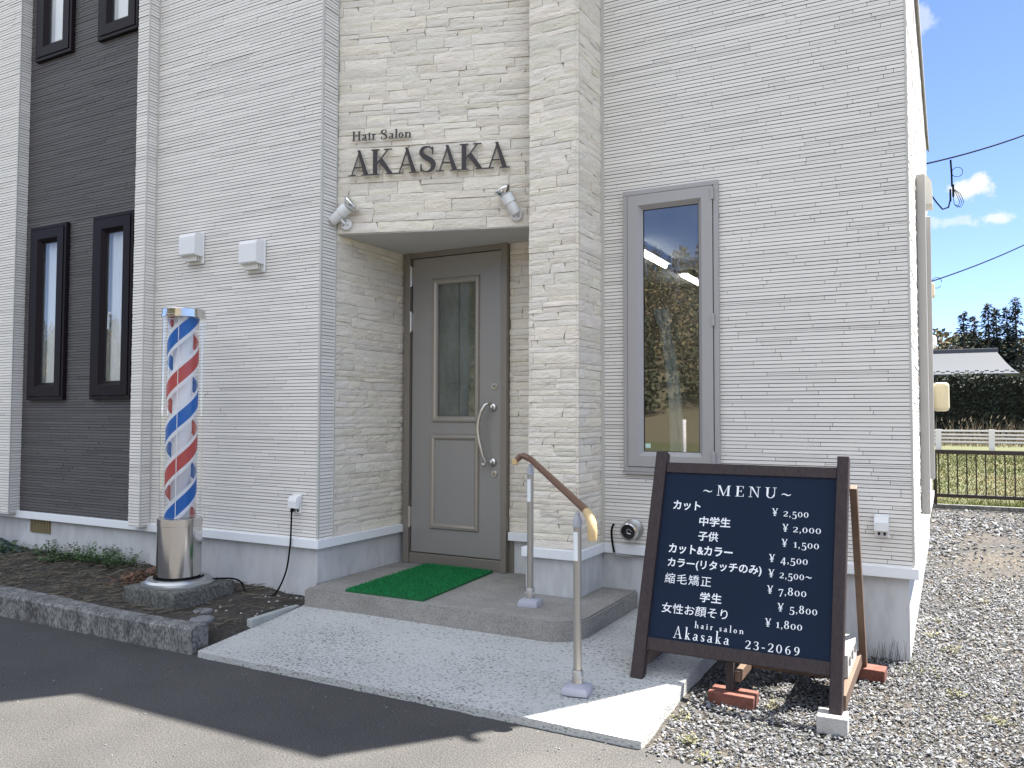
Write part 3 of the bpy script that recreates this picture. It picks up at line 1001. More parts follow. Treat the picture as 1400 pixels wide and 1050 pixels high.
for (z0, z1, nm) in ((1.43, 2.88, 'slim_window'), (4.298, 5.75, 'slim_window')):
    for (a, b) in wins_lo:
        e, gq = casement(nm, a, b, z0, z1, 4.02, M['blackframe'], .028, .108, M['sheerpane'], BX, deep=.035, hinge=False)
        mb = MB()
        nn = 24
        for k in range(nn):
            xa, xb = a + (b - a) * k / nn, a + (b - a) * (k + 1) / nn
            f = lambda x: 4.066 + .012 * math.sin((x - a) * 70)
            mb.face([(xa, f(xa), z0 + .02), (xb, f(xb), z0 + .02), (xb, f(xb), z1 - .02), (xa, f(xa), z1 - .02)])
        mb.build('curtain', M['curtain'], e)
        mb = MB()
        if a > -6:
            mb.bbox(gq[0] + .012, gq[0] + .028, gq[4] + .006, gq[4] + .016, z0 + .55, z0 + .68, .003)
            mb.bbox(gq[0] + .012, gq[0] + .050, gq[4] + .006, gq[4] + .016, z0 + .665, z0 + .685, .003)
            mb.build('handle', M['white_plastic'], e)

# ---- entrance door
ED = bpy.data.objects.new('entrance_door', None); COL.objects.link(ED); ED.parent = BX
ED.location = Vector((-3.585, 4.93, .22)) - BX.location
DX0, DX1, DZ0, DZ1 = -3.585, -2.708, .222, 2.545 - .012
mb = MB()
mb.bbox(DX0, DX0 + .050, 4.915, 4.99, DZ0, DZ1, .003)
mb.bbox(DX1 - .045, DX1, 4.915, 4.99, DZ0, DZ1, .003)
mb.bbox(DX0 + .050, DX1 - .045, 4.925, 4.99, DZ1 - .045, DZ1, .003)
mb.bbox(DX0 + .050, DX1 - .045, 4.93, 4.99, DZ0, DZ0 + .078, .003)
mb.box(DX0 + .048, DX0 + .058, 4.96, 4.985, DZ0 + .07, DZ1 - .04)
mb.box(DX1, DX1 + .035, 4.965, 4.985, DZ0, ZB)
mb.build('door_frame', M['door_frame'], ED)
LX0, LX1, LZ0, LZ1 = -3.523, -2.757, .309, 2.482
GX0, GX1, GZ0, GZ1 = -3.300, -2.972, 1.292, 2.285
PX0, PX1, PZ0, PZ1 = -3.312, -2.970, .520, 1.140
mb = MB()
yd0, yd1 = 4.940, 4.975
mb.box(LX0, GX0, yd0, yd1, LZ0, LZ1)
mb.box(GX1, LX1, yd0, yd1, LZ0, LZ1)
mb.box(GX0, GX1, yd0, yd1, GZ1, LZ1)
mb.box(GX0, GX1, yd0, yd1, LZ0, GZ0)
mb.build('door_leaf', M['door'], ED)
def moulding(mb, xa, xb, za, zb, w, y, h):
    O = [(xa, za), (xb, za), (xb, zb), (xa, zb)]
    prof_ = [(0, 0), (.18, h), (.55, h * 1.15), (.8, h * .7), (1, -h * .2)]
    def at(t): return [(xa + w * t, za + w * t), (xb - w * t, za + w * t), (xb - w * t, zb - w * t), (xa + w * t, zb - w * t)]
    for (t0, h0), (t1, h1) in zip(prof_, prof_[1:]):
        A, B = at(t0), at(t1)
        for k in range(4):
            k2 = (k + 1) % 4
            mb.face([(A[k][0], y - h0, A[k][1]), (A[k2][0], y - h0, A[k2][1]), (B[k2][0], y - h1, B[k2][1]), (B[k][0], y - h1, B[k][1])])
mb = MB(); moulding(mb, -3.345, -2.936, 1.262, 2.322, .046, 4.940, .014); mb.build('moulding', M['mould'], ED)
mb = MB(); moulding(mb, -3.358, -2.936, .484, 1.178, .046, 4.940, .014); mb.build('moulding', M['mould'], ED)
mb = MB(); mb.face([(GX0, 4.950, GZ0), (GX1, 4.950, GZ0), (GX1, 4.950, GZ1), (GX0, 4.950, GZ1)]); mb.build('pane', M['doorpane'], ED)
mb = MB(); mb.face([(GX0, 4.972, GZ0), (GX1, 4.972, GZ0), (GX1, 4.972, GZ1), (GX0, 4.972, GZ1)]); mb.build('frosted_screen', M['frost'], ED)
for zc in (1.520, .902):
    mb = MB()
    T = Matrix.Translation((-2.815, 4.940, zc)) @ Matrix.Rotation(PI / 2, 4, 'X')
    mb.lathe([(.024, 0), (.024, .004), (.021, .007), (.0105, .0075), (.0100, .0145), (.001, .0148)], 24, T)
    lk = mb.build('lock', M['satin'], ED, autosmooth=40)
    mb = MB()
    mb.lathe([(.0125, .0076), (.0125, .0082), (.0108, .0083)], 20, T, closed=True)
    mb.lathe([(.0062, .0149), (.0060, .0153)], 14, T)
    mb.build('keyhole', M['rubber'], lk)
mb = MB()
cr_ = [(-2.838, 4.918, 1.385), (-2.842, 4.900, 1.400), (-2.862, 4.884, 1.385), (-2.886, 4.872, 1.34), (-2.903, 4.868, 1.28), (-2.909, 4.867, 1.22), (-2.903, 4.868, 1.16), (-2.886, 4.872, 1.09), (-2.872, 4.878, 1.03), (-2.855, 4.888, .99), (-2.866, 4.888, .962), (-2.882, 4.880, .975)]
P_ = []
for a, b in zip(cr_, cr_[1:]):
    for k in range(3):
        P_.append(tuple(a[i] + (b[i] - a[i]) * k / 3 for i in range(3)))
P_.append(cr_[-1])
mb.tube(P_, [.0105 + .004 * math.sin(PI * i / (len(P_) - 1)) for i in range(len(P_))], 10)
for zc in (1.372, .985):
    T = Matrix.Translation((-2.825, 4.940, zc)) @ Matrix.Rotation(PI / 2, 4, 'X')
    mb.lathe([(.030, 0), (.030, .010), (.026, .016), (.013, .020), (.012, .036), (.001, .04)], 24, T)
mb.build('handle', M['satin'], ED, autosmooth=45)
for zc in (2.275, 1.935, .485):
    mb = MB()
    mb.tube([(-3.532, 4.925, zc), (-3.532, 4.925, zc + .155)], .0085, 10)
    mb.box(-3.530, -3.522, 4.925, 4.945, zc + .01, zc + .145)
    mb.build('hinge', M['satin'], ED, autosmooth=45)

# ceiling lights in the room, lit
for k, (ya, yb) in enumerate(((6.95, 8.10), (8.72, 9.60))):
    e = thing('ceiling_light', ('lit fluorescent ceiling tube seen through the tall window, the upper of two', 'lit fluorescent ceiling tube seen through the tall window, the lower right one')[k], 'ceiling light', (-2.57, (ya + yb) / 2, 2.93), 'lit tubes on the salon ceiling')
    mb = MB(); mb.box(-2.63, -2.51, ya - .02, yb + .02, 2.895, 2.929); mb.build('housing', M['white_plastic'], e)
    mb = MB(); mb.tube([(-2.57, ya, 2.875), (-2.57, yb, 2.875)], .019, 12); mb.build('tube', M['tube'], e)

# ------------------------------------------------------------------ entrance step
poly = [(-3.585, 3.885), (-1.93, 3.885)]
for k in range(9):
    a = -PI / 2 + (PI / 2) * k / 8
    poly.append((-1.93 + .20 * math.cos(a), 4.085 + .20 * math.sin(a)))
poly += [(-1.73, 4.85), (-1.96, 4.85), (-1.96, 4.46), (-2.32, 4.46), (-2.32, 4.985), (-3.63, 4.985), (-3.63, 4.04), (-3.585, 4.04)]
bm = bmesh.new()
vs = [bm.verts.new((x, y, .04)) for x, y in poly]
f = bm.faces.new(vs)
ex = bmesh.ops.extrude_face_region(bm, geom=[f])
for v in ex['geom']:
    if isinstance(v, bmesh.types.BMVert): v.co.z = .2205
bmesh.ops.recalc_face_normals(bm, faces=bm.faces[:])
tope = [e for e in bm.edges if all(abs(v.co.z - .2205) < 1e-5 for v in e.verts) and min(v.co.y for v in e.verts) < 4.6 and all(v.co.y < 4.2 or v.co.x > -1.8 for v in e.verts) and not any(v.co.x < -3.6 for v in e.verts)]
bmesh.ops.bevel(bm, geom=tope, offset=.010, segments=2, affect='EDGES')
me = bpy.data.meshes.new('entrance_step'); bm.to_mesh(me); bm.free()
me.materials.append(M['step'])
st = bpy.data.objects.new('entrance_step', me); COL.objects.link(st)
tag(st, 'low grey concrete entrance step with a rounded corner below the door', 'step')

# green door mat
e = MB()
q = [(-3.30, 3.935), (-2.725, 3.945), (-2.80, 4.900), (-3.36, 4.900)]
e.prism(q, .2215, .2325, .55)
r = random.Random(4)
for k in range(15000):
    s_, t_ = r.random(), r.random()
    a = Vector(q[0]).lerp(Vector(q[1]), s_); b = Vector(q[3]).lerp(Vector(q[2]), s_)
    p = a.lerp(b, t_)
    h = r.uniform(.010, .019); w = .0024; an = r.uniform(0, PI)
    dx, dy = w * math.cos(an), w * math.sin(an)
    lx, ly = r.uniform(-.005, .005), r.uniform(-.005, .005)
    e.face([(p.x - dx, p.y - dy, .232), (p.x + dx, p.y + dy, .232), (p.x + lx, p.y + ly, .232 + h)], r.uniform(.65, 1.5))
tag(e.build('door_mat', M['mat_green'], tone=True), 'green artificial turf mat lying on the step before the door', 'door mat')

# ------------------------------------------------------------------ handrail
HRL = thing('handrail', 'sloping brown handrail on two bronze posts beside the entrance step', 'handrail', (-1.8, 3.8, .1))
def post(x, y, zf, zt):
    mb = MB()
    mb.tube([(x, y, zf + .05), (x, y, zt - .07)], .0185, 20)
    p = mb.build('post', M['post'], HRL, autosmooth=40)
    mb = MB(); mb.lathe([(.026, .03), (.026, .098), (.0245, .1), (.019, .101)], 24, Matrix.Translation((x, y, zf))); mb.build('collar', M['post'], p, autosmooth=40)
    mb = MB()
    c = Matrix.Translation((x, y, zf)) @ Matrix.Rotation(R(8), 4, 'Z')
    n = 4
    lv = [(.066, 0.0), (.066, .018), (.058, .032), (.030, .042)]
    P = []
    for (h, z) in lv:
        m = 16
        for k in range(m):
            a = 2 * PI * k / m
            ca, sa = math.cos(a), math.sin(a)
            k_ = 1 / max(abs(ca), abs(sa)) ** .75
            P.append(c @ Vector((h * ca * k_ * .97, h * sa * k_ * .97, z)))
    F = [(i * 16 + k, i * 16 + (k + 1) % 16, (i + 1) * 16 + (k + 1) % 16, (i + 1) * 16 + k) for i in range(3) for k in range(16)] + [tuple(48 + k for k in range(16))]
    mb.mesh(P, F); mb.build('base_cover', M['lilac'], p, autosmooth=30)
    for sx in (-1, 1):
        T = Matrix.Translation((x + sx * .0265, y - .003, zf + .068)) @ Matrix.Rotation(PI / 2, 4, 'Y')
        mb = MB(); mb.lathe([(.006, -.004), (.006, .004)], 8, T); mb.build('screw', M['satin'], p)
    mb = MB()
    mb.lathe([(.0185, -.07), (.0205, -.068), (.0205, -.035), (.013, -.022), (.011, -.004)], 20, Matrix.Translation((x, y, zt)))
    mb.build('neck', M['grey_plastic'], p, autosmooth=40)
    mb = MB()
    for k in range(6):
        a0 = R(215 + k * 14); a1 = R(215 + (k + 1) * 14)
        rr_ = .0193
        mb.face([(x + rr_ * math.cos(a0), y + rr_ * math.sin(a0), zt - .22), (x + rr_ * math.cos(a1), y + rr_ * math.sin(a1), zt - .22), (x + rr_ * math.cos(a1), y + rr_ * math.sin(a1), zt - .09), (x + rr_ * math.cos(a0), y + rr_ * math.sin(a0), zt - .09)])
    mb.build('sticker', M['sticker'], p)
post(-2.14, 4.18, .2205, 1.035)
post(-1.495, 3.39, .064, .875)
mb = MB()
mb.tube([(-2.235, 4.185, 1.052), (-2.215, 4.195, 1.073), (-2.19, 4.185, 1.078), (-2.14, 4.18, 1.060), (-1.475, 3.41, .892), (-1.44, 3.37, .880)], [.017, .018, .018, .018, .018, .019], 16)
rail = mb.build('rail', M['railwood'], HRL, autosmooth=40)
mb = MB()
mb.tube([(-1.4402, 3.3702, .880), (-1.415, 3.342, .866), (-1.395, 3.320, .838), (-1.388, 3.312, .80), (-1.390, 3.314, .765)], [.0195, .021, .022, .022, .020], 16)
mb.build('end_cap', M['lightwood'], rail, autosmooth=40)
mb = MB(); mb.bbox(-2.262, -2.225, 4.17, 4.20, 1.022, 1.060, .008); mb.build('end_bracket', M['lightwood'], rail)

# ------------------------------------------------------------------ glyphs
def ell(cx, cy, rx, ry, a0, a1, n=18):
    return [(cx + rx * math.cos(R(a0 + (a1 - a0) * k / n)), cy + ry * math.sin(R(a0 + (a1 - a0) * k / n))) for k in range(n + 1)]
def arc(cx, cy, rx, ry, tx, ty, a0, a1, n=20, tr=0.0):
    """crescent stroke: thick at the sides, thin at top and bottom"""
    o = ell(cx, cy, rx, ry, a0, a1, n)
    i = ell(cx, cy, rx - tx, ry - ty, a0, a1, n)
    return o + i[::-1]
def bar(x0, y0, x1, y1): return [(x0, y0), (x1, y0), (x1, y1), (x0, y1)]
def dia(x0, y0, x1, y1, w): return [(x0, y0), (x0 + w, y0), (x1 + w, y1), (x1, y1)]
def stroke(pts, ws):
    L, Rr = [], []
    for k, p in enumerate(pts):
        a, b = pts[max(k - 1, 0)], pts[min(k + 1, len(pts) - 1)]
        dx, dy = b[0] - a[0], b[1] - a[1]
        l = math.hypot(dx, dy) or 1
        w = ws[k] / 2
        L.append((p[0] - dy / l * w, p[1] + dx / l * w)); Rr.append((p[0] + dy / l * w, p[1] - dx / l * w))
    return L + Rr[::-1]
def spl(pts, n=6):
    out = []
    P = [pts[0]] + list(pts) + [pts[-1]]
    for i in range(1, len(P) - 2):
        for k in range(n):
            t = k / n
            out.append(tuple(.5 * ((2 * P[i][c]) + (-P[i - 1][c] + P[i + 1][c]) * t + (2 * P[i - 1][c] - 5 * P[i][c] + 4 * P[i + 1][c] - P[i + 2][c]) * t * t + (-P[i - 1][c] + 3 * P[i][c] - 3 * P[i + 1][c] + P[i + 2][c]) * t ** 3) for c in (0, 1)))
    out.append(pts[-1])
    return out
def sstroke(pts, ws, n=6):
    pp = spl(pts, n)
    m = len(ws) - 1
    w2 = []
    for k in range(len(pp)):
        t = k / (len(pp) - 1) * m
        i = min(int(t), m - 1)
        w2.append(ws[i] + (ws[i + 1] - ws[i]) * (t - i))
    return stroke(pp, w2)

def glyph(ch, H, T_, X=.46):
    """serif letter, cap height 1: polygons and advance width. H thick stroke, T_ thin stroke, X x-height"""
    S = T_ * .85
    G = []
    def serif(x0, x1, y): G.append(bar(x0, y if y < .5 else y - S, x1, y + S if y < .5 else y))
    if ch == 'A':
        w = .62 + H
        G.append(dia(.06, 0, w / 2 - T_ * .2 - .02, .98, T_)); G.append([(w / 2 - H * .55, 1), (w / 2 + H * .05, 1), (w - .06, 0), (w - .06 - H, 0)])
        G.append(bar(.20, .30, w - .22 - H * .3, .30 + T_)); serif(-.03, .25, 0); serif(w - .16 - H, w + .03, 0); return G, w + .02
    if ch == 'K':
        G.append(bar(.07, 0, .07 + H, 1)); G.append(dia(.07 + H * .6, .40, .60, .98, T_ * 1.25)); G.append(dia(.60 - H * .1, 0, .27, .62, H * 1.08) if 0 else [(.26, .56), (.26 + H * .85, .66), (.66 + H, 0), (.66, 0)])
        serif(0, .14 + H, 0); serif(0, .14 + H, 1); serif(.48, .78, 1); serif(.56, .76 + H, 0); return G, .78 + H
    if ch == 'S':
        pts = [(.50, .83), (.42, .94), (.29, .975), (.15, .92), (.09, .78), (.15, .65), (.31, .53), (.47, .41), (.53, .26), (.46, .09), (.30, .025), (.15, .06), (.06, .20)]
        ws = [T_, T_, T_, H * .75, H * .95, H, H * 1.15, H * 1.1, H, H * .8, T_, T_, T_]
        G.append(sstroke(pts, ws)); G.append(bar(.47, .68, .47 + T_, .97)); G.append(bar(.05, .03, .05 + T_, .32)); return G, .66
    if ch in 'MNUEH':
        if ch == 'M':
            w = .90
            G.append(bar(.10, 0, .10 + T_, 1)); G.append([(.09, 1), (.09 + H, 1), (.47 + H * .3, .06), (.44, .0)]); G.append([(.44, 0), (.44 + T_ * 1.2, 0), (.78, 1), (.76, 1)]); G.append(bar(.74, 0, .74 + H, 1))
            serif(0, .24, 0); serif(.02, .10 + H, 1); serif(.65, .83 + H, 0); serif(.74, .83 + H, 1); return G, .88 + H
        if ch == 'N':
            G.append(bar(.11, 0, .11 + T_, 1)); G.append([(.10, 1), (.10 + H, 1), (.64 + T_, 0), (.62, 0)]); G.append(bar(.62, 0, .62 + T_, 1))
            serif(0, .25, 0); serif(.0, .10 + H, 1); serif(.50, .78, 1); return G, .80
        if ch == 'U':
            G.append(bar(.09, .32, .09 + H, 1)); G.append(bar(.60, .32, .60 + T_, 1)); G.append(arc(.09 + (.51 + T_) / 2, .32, (.51 + T_) / 2, .335, H * .8, T_ * 1.3, 180, 360)); serif(0, .18 + H, 1); serif(.50, .76, 1); return G, .76
        if ch == 'E':
            G.append(bar(.08, 0, .08 + H, 1)); G.append(bar(.08, 0, .56, S)); G.append(bar(.08, 1 - S, .53, 1)); G.append(bar(.08, .50, .40, .50 + S)); G.append(bar(.56 - S, 0, .56, .24)); G.append(bar(.53 - S, .78, .53, 1)); G.append(bar(.40 - S, .41, .40, .62)); serif(0, .2, 0); serif(0, .2, 1); return G, .60
        if ch == 'H':
            G.append(bar(.08, 0, .08 + H, 1)); G.append(bar(.56, 0, .56 + H, 1)); G.append(bar(.08, .48, .60, .48 + S)); 
            for x in (0, .48): serif(x, x + .16 + H, 0); serif(x, x + .16 + H, 1)
            return G, .66 + H
    if ch in 'hrnikl':
        top = 1.0 if ch in 'hkl' else X
        G.append(bar(.07, 0, .07 + H, top)); serif(0 if ch not in 'hn' else .01, (.14 if ch not in 'hn' else .115) + H, 0); G.append(bar(0, top - S, .07 + H * .9, top))
        if ch == 'i': G.append(ell(.07 + H / 2, .70, H * .62, H * .62, 0, 345, 14)); return G, .14 + H
        if ch == 'l': return G, .14 + H
        if ch in 'hn':
            xr = .33 + H * .5
            G.append(arc((.07 + H * .5 + xr + H) / 2, X - .17, (xr + H * .5 - .07) / 2, .17, H * .95, T_ * 1.15, 0, 165)); G.append(bar(xr, 0, xr + H, X - .165)); serif(xr - .045, xr + H + .06, 0); return G, xr + H + .05
        if ch == 'r':
            G.append(arc(.07 + H * .5 + .12, X - .16, .13, .165, T_, T_ * 1.4, 60, 165)); G.append(ell(.07 + H * .5 + .18, X - .06, .052, .052, 0, 345, 14)); return G, .27 + H * .5
        if ch == 'k':
            G.append(dia(.07 + H * .6, .17, .30, X - .01, T_ * 1.2)); G.append([(.18, .27), (.18 + H * .7, .31), (.34 + H, 0), (.34, 0)]); serif(.23, .43, X) if 0 else G.append(bar(.24, X - S, .42, X)); serif(.29, .39 + H, 0); return G, .38 + H
    if ch == 'o':
        G.append(arc(.22, X / 2, .22, X / 2 + .01, H, T_, 0, 359.9, 30)); return G, .46
    if ch == 'a':
        G.append(bar(.26, .04, .26 + H, X - .12)); G.append(arc(.19 + H * .3, X - .14, .08 + H * .72, .14, H * .9, T_, 0, 165)); G.append(arc(.17, .13, .16, .14, H * .85, T_, 60, 330)); G.append(sstroke([(.26 + H * .5, .06), (.28 + H, .015), (.33 + H, .04)], [H * .6, T_, T_ * .7])); G.append(sstroke([(.17, .265), (.27, .29)], [T_ * 1.1, T_ * 1.1])); return G, .34 + H
    if ch == 's':
        pts = [(.27, X - .08), (.20, X - .025), (.12, X - .035), (.065, X - .11), (.11, X * .60), (.22, X * .42), (.27, X * .24), (.22, .045), (.13, .02), (.05, .10)]
        G.append(sstroke(pts, [T_, T_, T_, H * .7, H * .9, H, H * .9, H * .7, T_, T_])); G.append(bar(.255, X - .14, .255 + T_, X - .02)); G.append(bar(.04, .03, .04 + T_, .15)); return G, .34
    if ch == '-': return [bar(.03, .30, .32, .30 + T_ * 1.8)], .36
    if ch == ',': return [ell(.10, .05, .06, .06, 0, 345, 12), sstroke([(.13, .04), (.12, -.07), (.05, -.16)], [.06, .05, .02])], .20
    if ch == '~': return [sstroke([(.03, .34), (.14, .44), (.27, .42), (.40, .33), (.53, .33), (.64, .43)], [T_ * .8, T_ * 1.6, T_ * 2.2, T_ * 2.2, T_ * 1.6, T_ * .8])], .68
    if ch == 'Y':   # the yen sign
        G.append(bar(.27, 0, .27 + H, .45)); G.append([(.02, 1), (.02 + H * 1.1, 1), (.28 + H, .43), (.27, .38)]); G.append([(.56, 1), (.56 + T_ * 1.2, 1), (.29 + H, .40), (.27 + H * .4, .42)])
        serif(.17, .38 + H, 0); serif(-.04, .20, 1); serif(.48, .68, 1); G.append(bar(.10, .40, .55, .40 + T_)); G.append(bar(.10, .25, .55, .25 + T_)); return G, .68
    # lining figures, cap height 1
    if ch == '0': return [arc(.27, .5, .27, .51, H, T_, 0, 359.9, 34)], .58
    if ch == '1': return [bar(.16, 0, .16 + H, 1), bar(.05, 0, .27 + H, S), [(.02, .84), (.16 + H * .5, 1), (.16 + H * .5, .90), (.04, .80)]], .40
    if ch == '2': return [sstroke([(.05, .76), (.12, .93), (.27, .975), (.42, .90), (.46, .72), (.38, .50), (.20, .25), (.06, .07)], [T_, T_, T_, H, H, H * .85, T_ * 1.6, T_ * 1.4]), bar(.05, 0, .50, H * .95), bar(.48, 0, .50 + T_ * .4, .20)], .56
    if ch == '3': return [sstroke([(.06, .80), (.14, .94), (.27, .975), (.40, .90), (.42, .75), (.34, .58), (.18, .53)], [T_, T_, T_, H, H, T_ * 1.4, T_]), sstroke([(.20, .54), (.38, .49), (.47, .30), (.40, .09), (.24, .025), (.10, .06), (.04, .17)], [T_, H * .8, H, H, T_, T_, T_ * 1.3])], .54
    if ch == '4': return [bar(.34, 0, .34 + H, 1), dia(.02, .28, .34, 1, T_ * 1.3), bar(.02, .25, .54, .25 + H * .7)], .58
    if ch == '5': return [bar(.10, .50, .10 + T_, .98), bar(.10, 1 - H * .95, .46, 1), sstroke([(.11, .52), (.25, .60), (.40, .54), (.47, .33), (.40, .10), (.24, .025), (.10, .06), (.04, .16)], [T_, T_, H, H, H, T_, T_, T_ * 1.3])], .54
    if ch == '6': return [arc(.28, .30, .24, .315, H * .95, T_, 0, 359.9, 30), sstroke([(.09, .30), (.09, .55), (.20, .82), (.44, .99)], [H * .9, H, H * .8, T_])], .58
    if ch == '7': return [bar(.04, 1 - H * .95, .50, 1), bar(.04, .78, .04 + T_, 1), [(.44, .97), (.50, .97), (.26, 0), (.16, 0)]], .52
    if ch == '8': return [arc(.27, .755, .21, .235, H * .9, T_, 0, 359.9, 28), arc(.27, .275, .25, .285, H, T_, 0, 359.9, 28)], .58
    if ch == '9': return [arc(.27, .69, .24, .315, H * .95, T_, 0, 359.9, 30), sstroke([(.45, .70), (.45, .45), (.34, .18), (.10, .01)], [H * .9, H, H * .8, T_])], .58
    return [], .3

def old_style(ch):
    """vertical placement of old-style figures: (scale, shift)"""
    if ch in '012': return .66, 0
    if ch in '34579': return .92, -.26
    return .94, 0

def text_polys(txt, H, T_, size, gap=.06, X=.46, osf=False, stretch=1.0):
    out, x = [], 0
    for ch in txt:
        if ch == ' ':
            x += .34 + gap; continue
        G, adv = glyph(ch, H, T_, X)
        sc, sh = old_style(ch) if (osf and ch.isdigit()) else (1, 0)
        sx = sc if sc > .7 else .86
        if osf and ch == '1': sx = .9
        out.append([[((x + px * sx) * size * stretch, (py * sc + sh) * size) for px, py in p] for p in G])
        x += adv * sx + gap
    return out, (x - gap) * size * stretch

def add_letter(mb, polys, T, depth, mi_side=0):
    """union of a letter's polygons, extruded along -y of T (front at y=-depth)"""
    vs, fs = [], []
    for p in polys:
        area = sum(p[i][0] * p[(i + 1) % len(p)][1] - p[(i + 1) % len(p)][0] * p[i][1] for i in range(len(p)))
        if area < 0: p = p[::-1]
        i0 = len(vs); vs += [Vector(q) for q in p]; fs.append(list(range(i0, i0 + len(p))))
    V, E_, F, _, _, OF = delaunay_2d_cdt(vs, [], fs, 0, 1e-6)
    F = [f for f, o in zip(F, OF) if o]
    T3 = lambda q, y: T @ Vector((q[0], y, q[1]))
    cnt = {}
    for f in F:
        for k in range(len(f)):
            a, b = f[k], f[(k + 1) % len(f)]
            cnt[(a, b)] = 1
    base = len(mb.v)
    mb.mesh([T3(q, -depth) for q in V], [tuple(f) for f in F], 1, 0)
    for (a, b) in cnt:
        if (b, a) not in cnt:
            mb.face([T3(V[a], 0), T3(V[b], 0), T3(V[b], -depth), T3(V[a], -depth)], 1, mi_side)

# ------------------------------------------------------------------ sign letters on the stone
TF = Matrix(((FU.x, -FN.x, 0, -3.605), (FU.y, -FN.y, 0, 4.17), (0, 0, 1, 0), (0, 0, 0, 1)))
SG = thing('wall_sign', 'dark serif metal letters reading Hair Salon AKASAKA on the stone above the door', 'sign', (-3.0, 4.33, 2.91))
def sign_line(txt, x0, x1, z, size, H, T_, gap, X, depth, stand):
    P, w = text_polys(txt, H, T_, size, gap, X)
    k = (x1 - x0) / w
    i = 0
    for ch, G in zip([c for c in txt if c != ' '], P):
        mb = MB()
        add_letter(mb, [[(x0 + px * k, z + py) for px, py in p] for p in G], TF @ Matrix.Translation((0, -stand, 0)), depth, 1)
        # two fixing pins
        xs = [px * k + x0 for p in G for px, _ in p]
        mb.build('letter', [M['letter'], M['letter_side']], SG)
sign_line('AKASAKA', .098, 1.193, 2.909, .174, .175, .055, .0, .46, .020, .012)
sign_line('Hair Salon', .113, .528, 3.150, .064, .15, .06, .045, .60, .010, .016)

# ------------------------------------------------------------------ spotlights over the entrance
def spotlight(s0, z0, start, tip, label):
    base = TF @ Vector((s0, -.004, z0))
    e = thing('spotlight', label, 'spotlight', base, 'white spotlights above the entrance')
    q = Vector((FN.x, FN.y, 0)).to_track_quat('Z', 'Y').to_matrix().to_4x4()
    mb = MB(); mb.lathe([(.040, 0), (.040, .010), (.034, .018), (.012, .021)], 24, Matrix.Translation(base) @ q)
    bp = mb.build('base', M['white_plastic'], e, autosmooth=35)
    mb = MB()
    for k in range(3):
        a = R(90 + 120 * k)
        mb.lathe([(.005, .0185), (.005, .0205)], 8, Matrix.Translation(base) @ q @ Matrix.Translation((.018 * math.cos(a), .018 * math.sin(a), 0)))
    mb.build('screw', M['rubber'], bp)
    t = Vector(tip)
    st_ = Vector(start)
    mb = MB(); mb.tube([base + FN * .015, base + FN * .04, st_.lerp(t, .3)], .009, 10)
    mb.build('arm', M['white_plastic'], e, autosmooth=35)
    d = (t - st_).normalized()
    b0 = st_
    L = (t - b0).length
    q2 = d.to_track_quat('Z', 'Y').to_matrix().to_4x4()
    mb = MB(); mb.lathe([(.029, 0), (.034, .008), (.035, L * .42), (.033, L * .43), (.033, L * .445), (.040, L * .455), (.041, L * .74), (.040, L * .78)], 24, Matrix.Translation(b0) @ q2)
    mb.build('lamp_holder', M['white_plastic'], e, autosmooth=35)
    mb = MB(); mb.lathe([(.028, L * .77), (.044, L * .85), (.060, L * .97), (.063, L * 1.02), (.056, L * 1.06), (.001, L * 1.09)], 28, Matrix.Translation(b0) @ q2)
    mb.build('bulb', M['bulb'], e, smooth=True)
def off(s0, z0, du, dn, dz):
    p = TF @ Vector((s0, 0, z0))
    return p + FU * du + FN * dn + Vector((0, 0, dz))
spotlight(.072, 2.592, off(.072, 2.592, -.085, .055, .012), off(.072, 2.592, .062, .065, .128), 'white spotlight with mirrored bulb left of the sign letters, leaning right')
spotlight(1.235, 2.602, off(1.235, 2.602, .006, .045, .000), off(1.235, 2.602, -.080, .075, .150), 'white spotlight with mirrored bulb right of the sign letters, leaning left')

# ------------------------------------------------------------------ wall fittings
def hood(cx, cz, label):
    y = 4.018
    e = thing('vent_hood', label, 'vent hood', (cx, y, cz), 'white vent hoods on the pale siding')
    mb = MB(); mb.bbox(cx - .088, cx + .088, y - .014, y, cz - .135, cz + .085, .006); mb.build('base', M['white_plastic'], e)
    mb = MB()
    w = .082
    pr = [(.002, .082), (-.045, .084), (-.066, .076), (-.074, .055), (-.074, -.070), (-.066, -.078), (.002, -.084)]
    n = len(pr)
    vs = [(cx - w, y - .014 + a, cz + b) for a, b in pr] + [(cx + w, y - .014 + a, cz + b) for a, b in pr]
    fs = [(k, k + 1, n + k + 1, n + k) for k in range(n - 1)] + [tuple(reversed(range(n))), tuple(range(n, 2 * n))]
    mb.mesh(vs, fs); mb.build('cover', M['white_plastic'], e)
    mb = MB()
    for k in range(3): mb.box(cx - .066, cx + .066, y - .058 + k * .016, y - .050 + k * .016, cz - .118, cz - .080)
    mb.build('louvre', M['ivory'], e)
hood(-4.788, 1.31 + 1.225, 'square white vent hood on the siding, the higher left one above the barber pole')
hood(-4.183, 1.31 + 1.115, 'square white vent hood on the siding, the lower right one nearer the entrance')

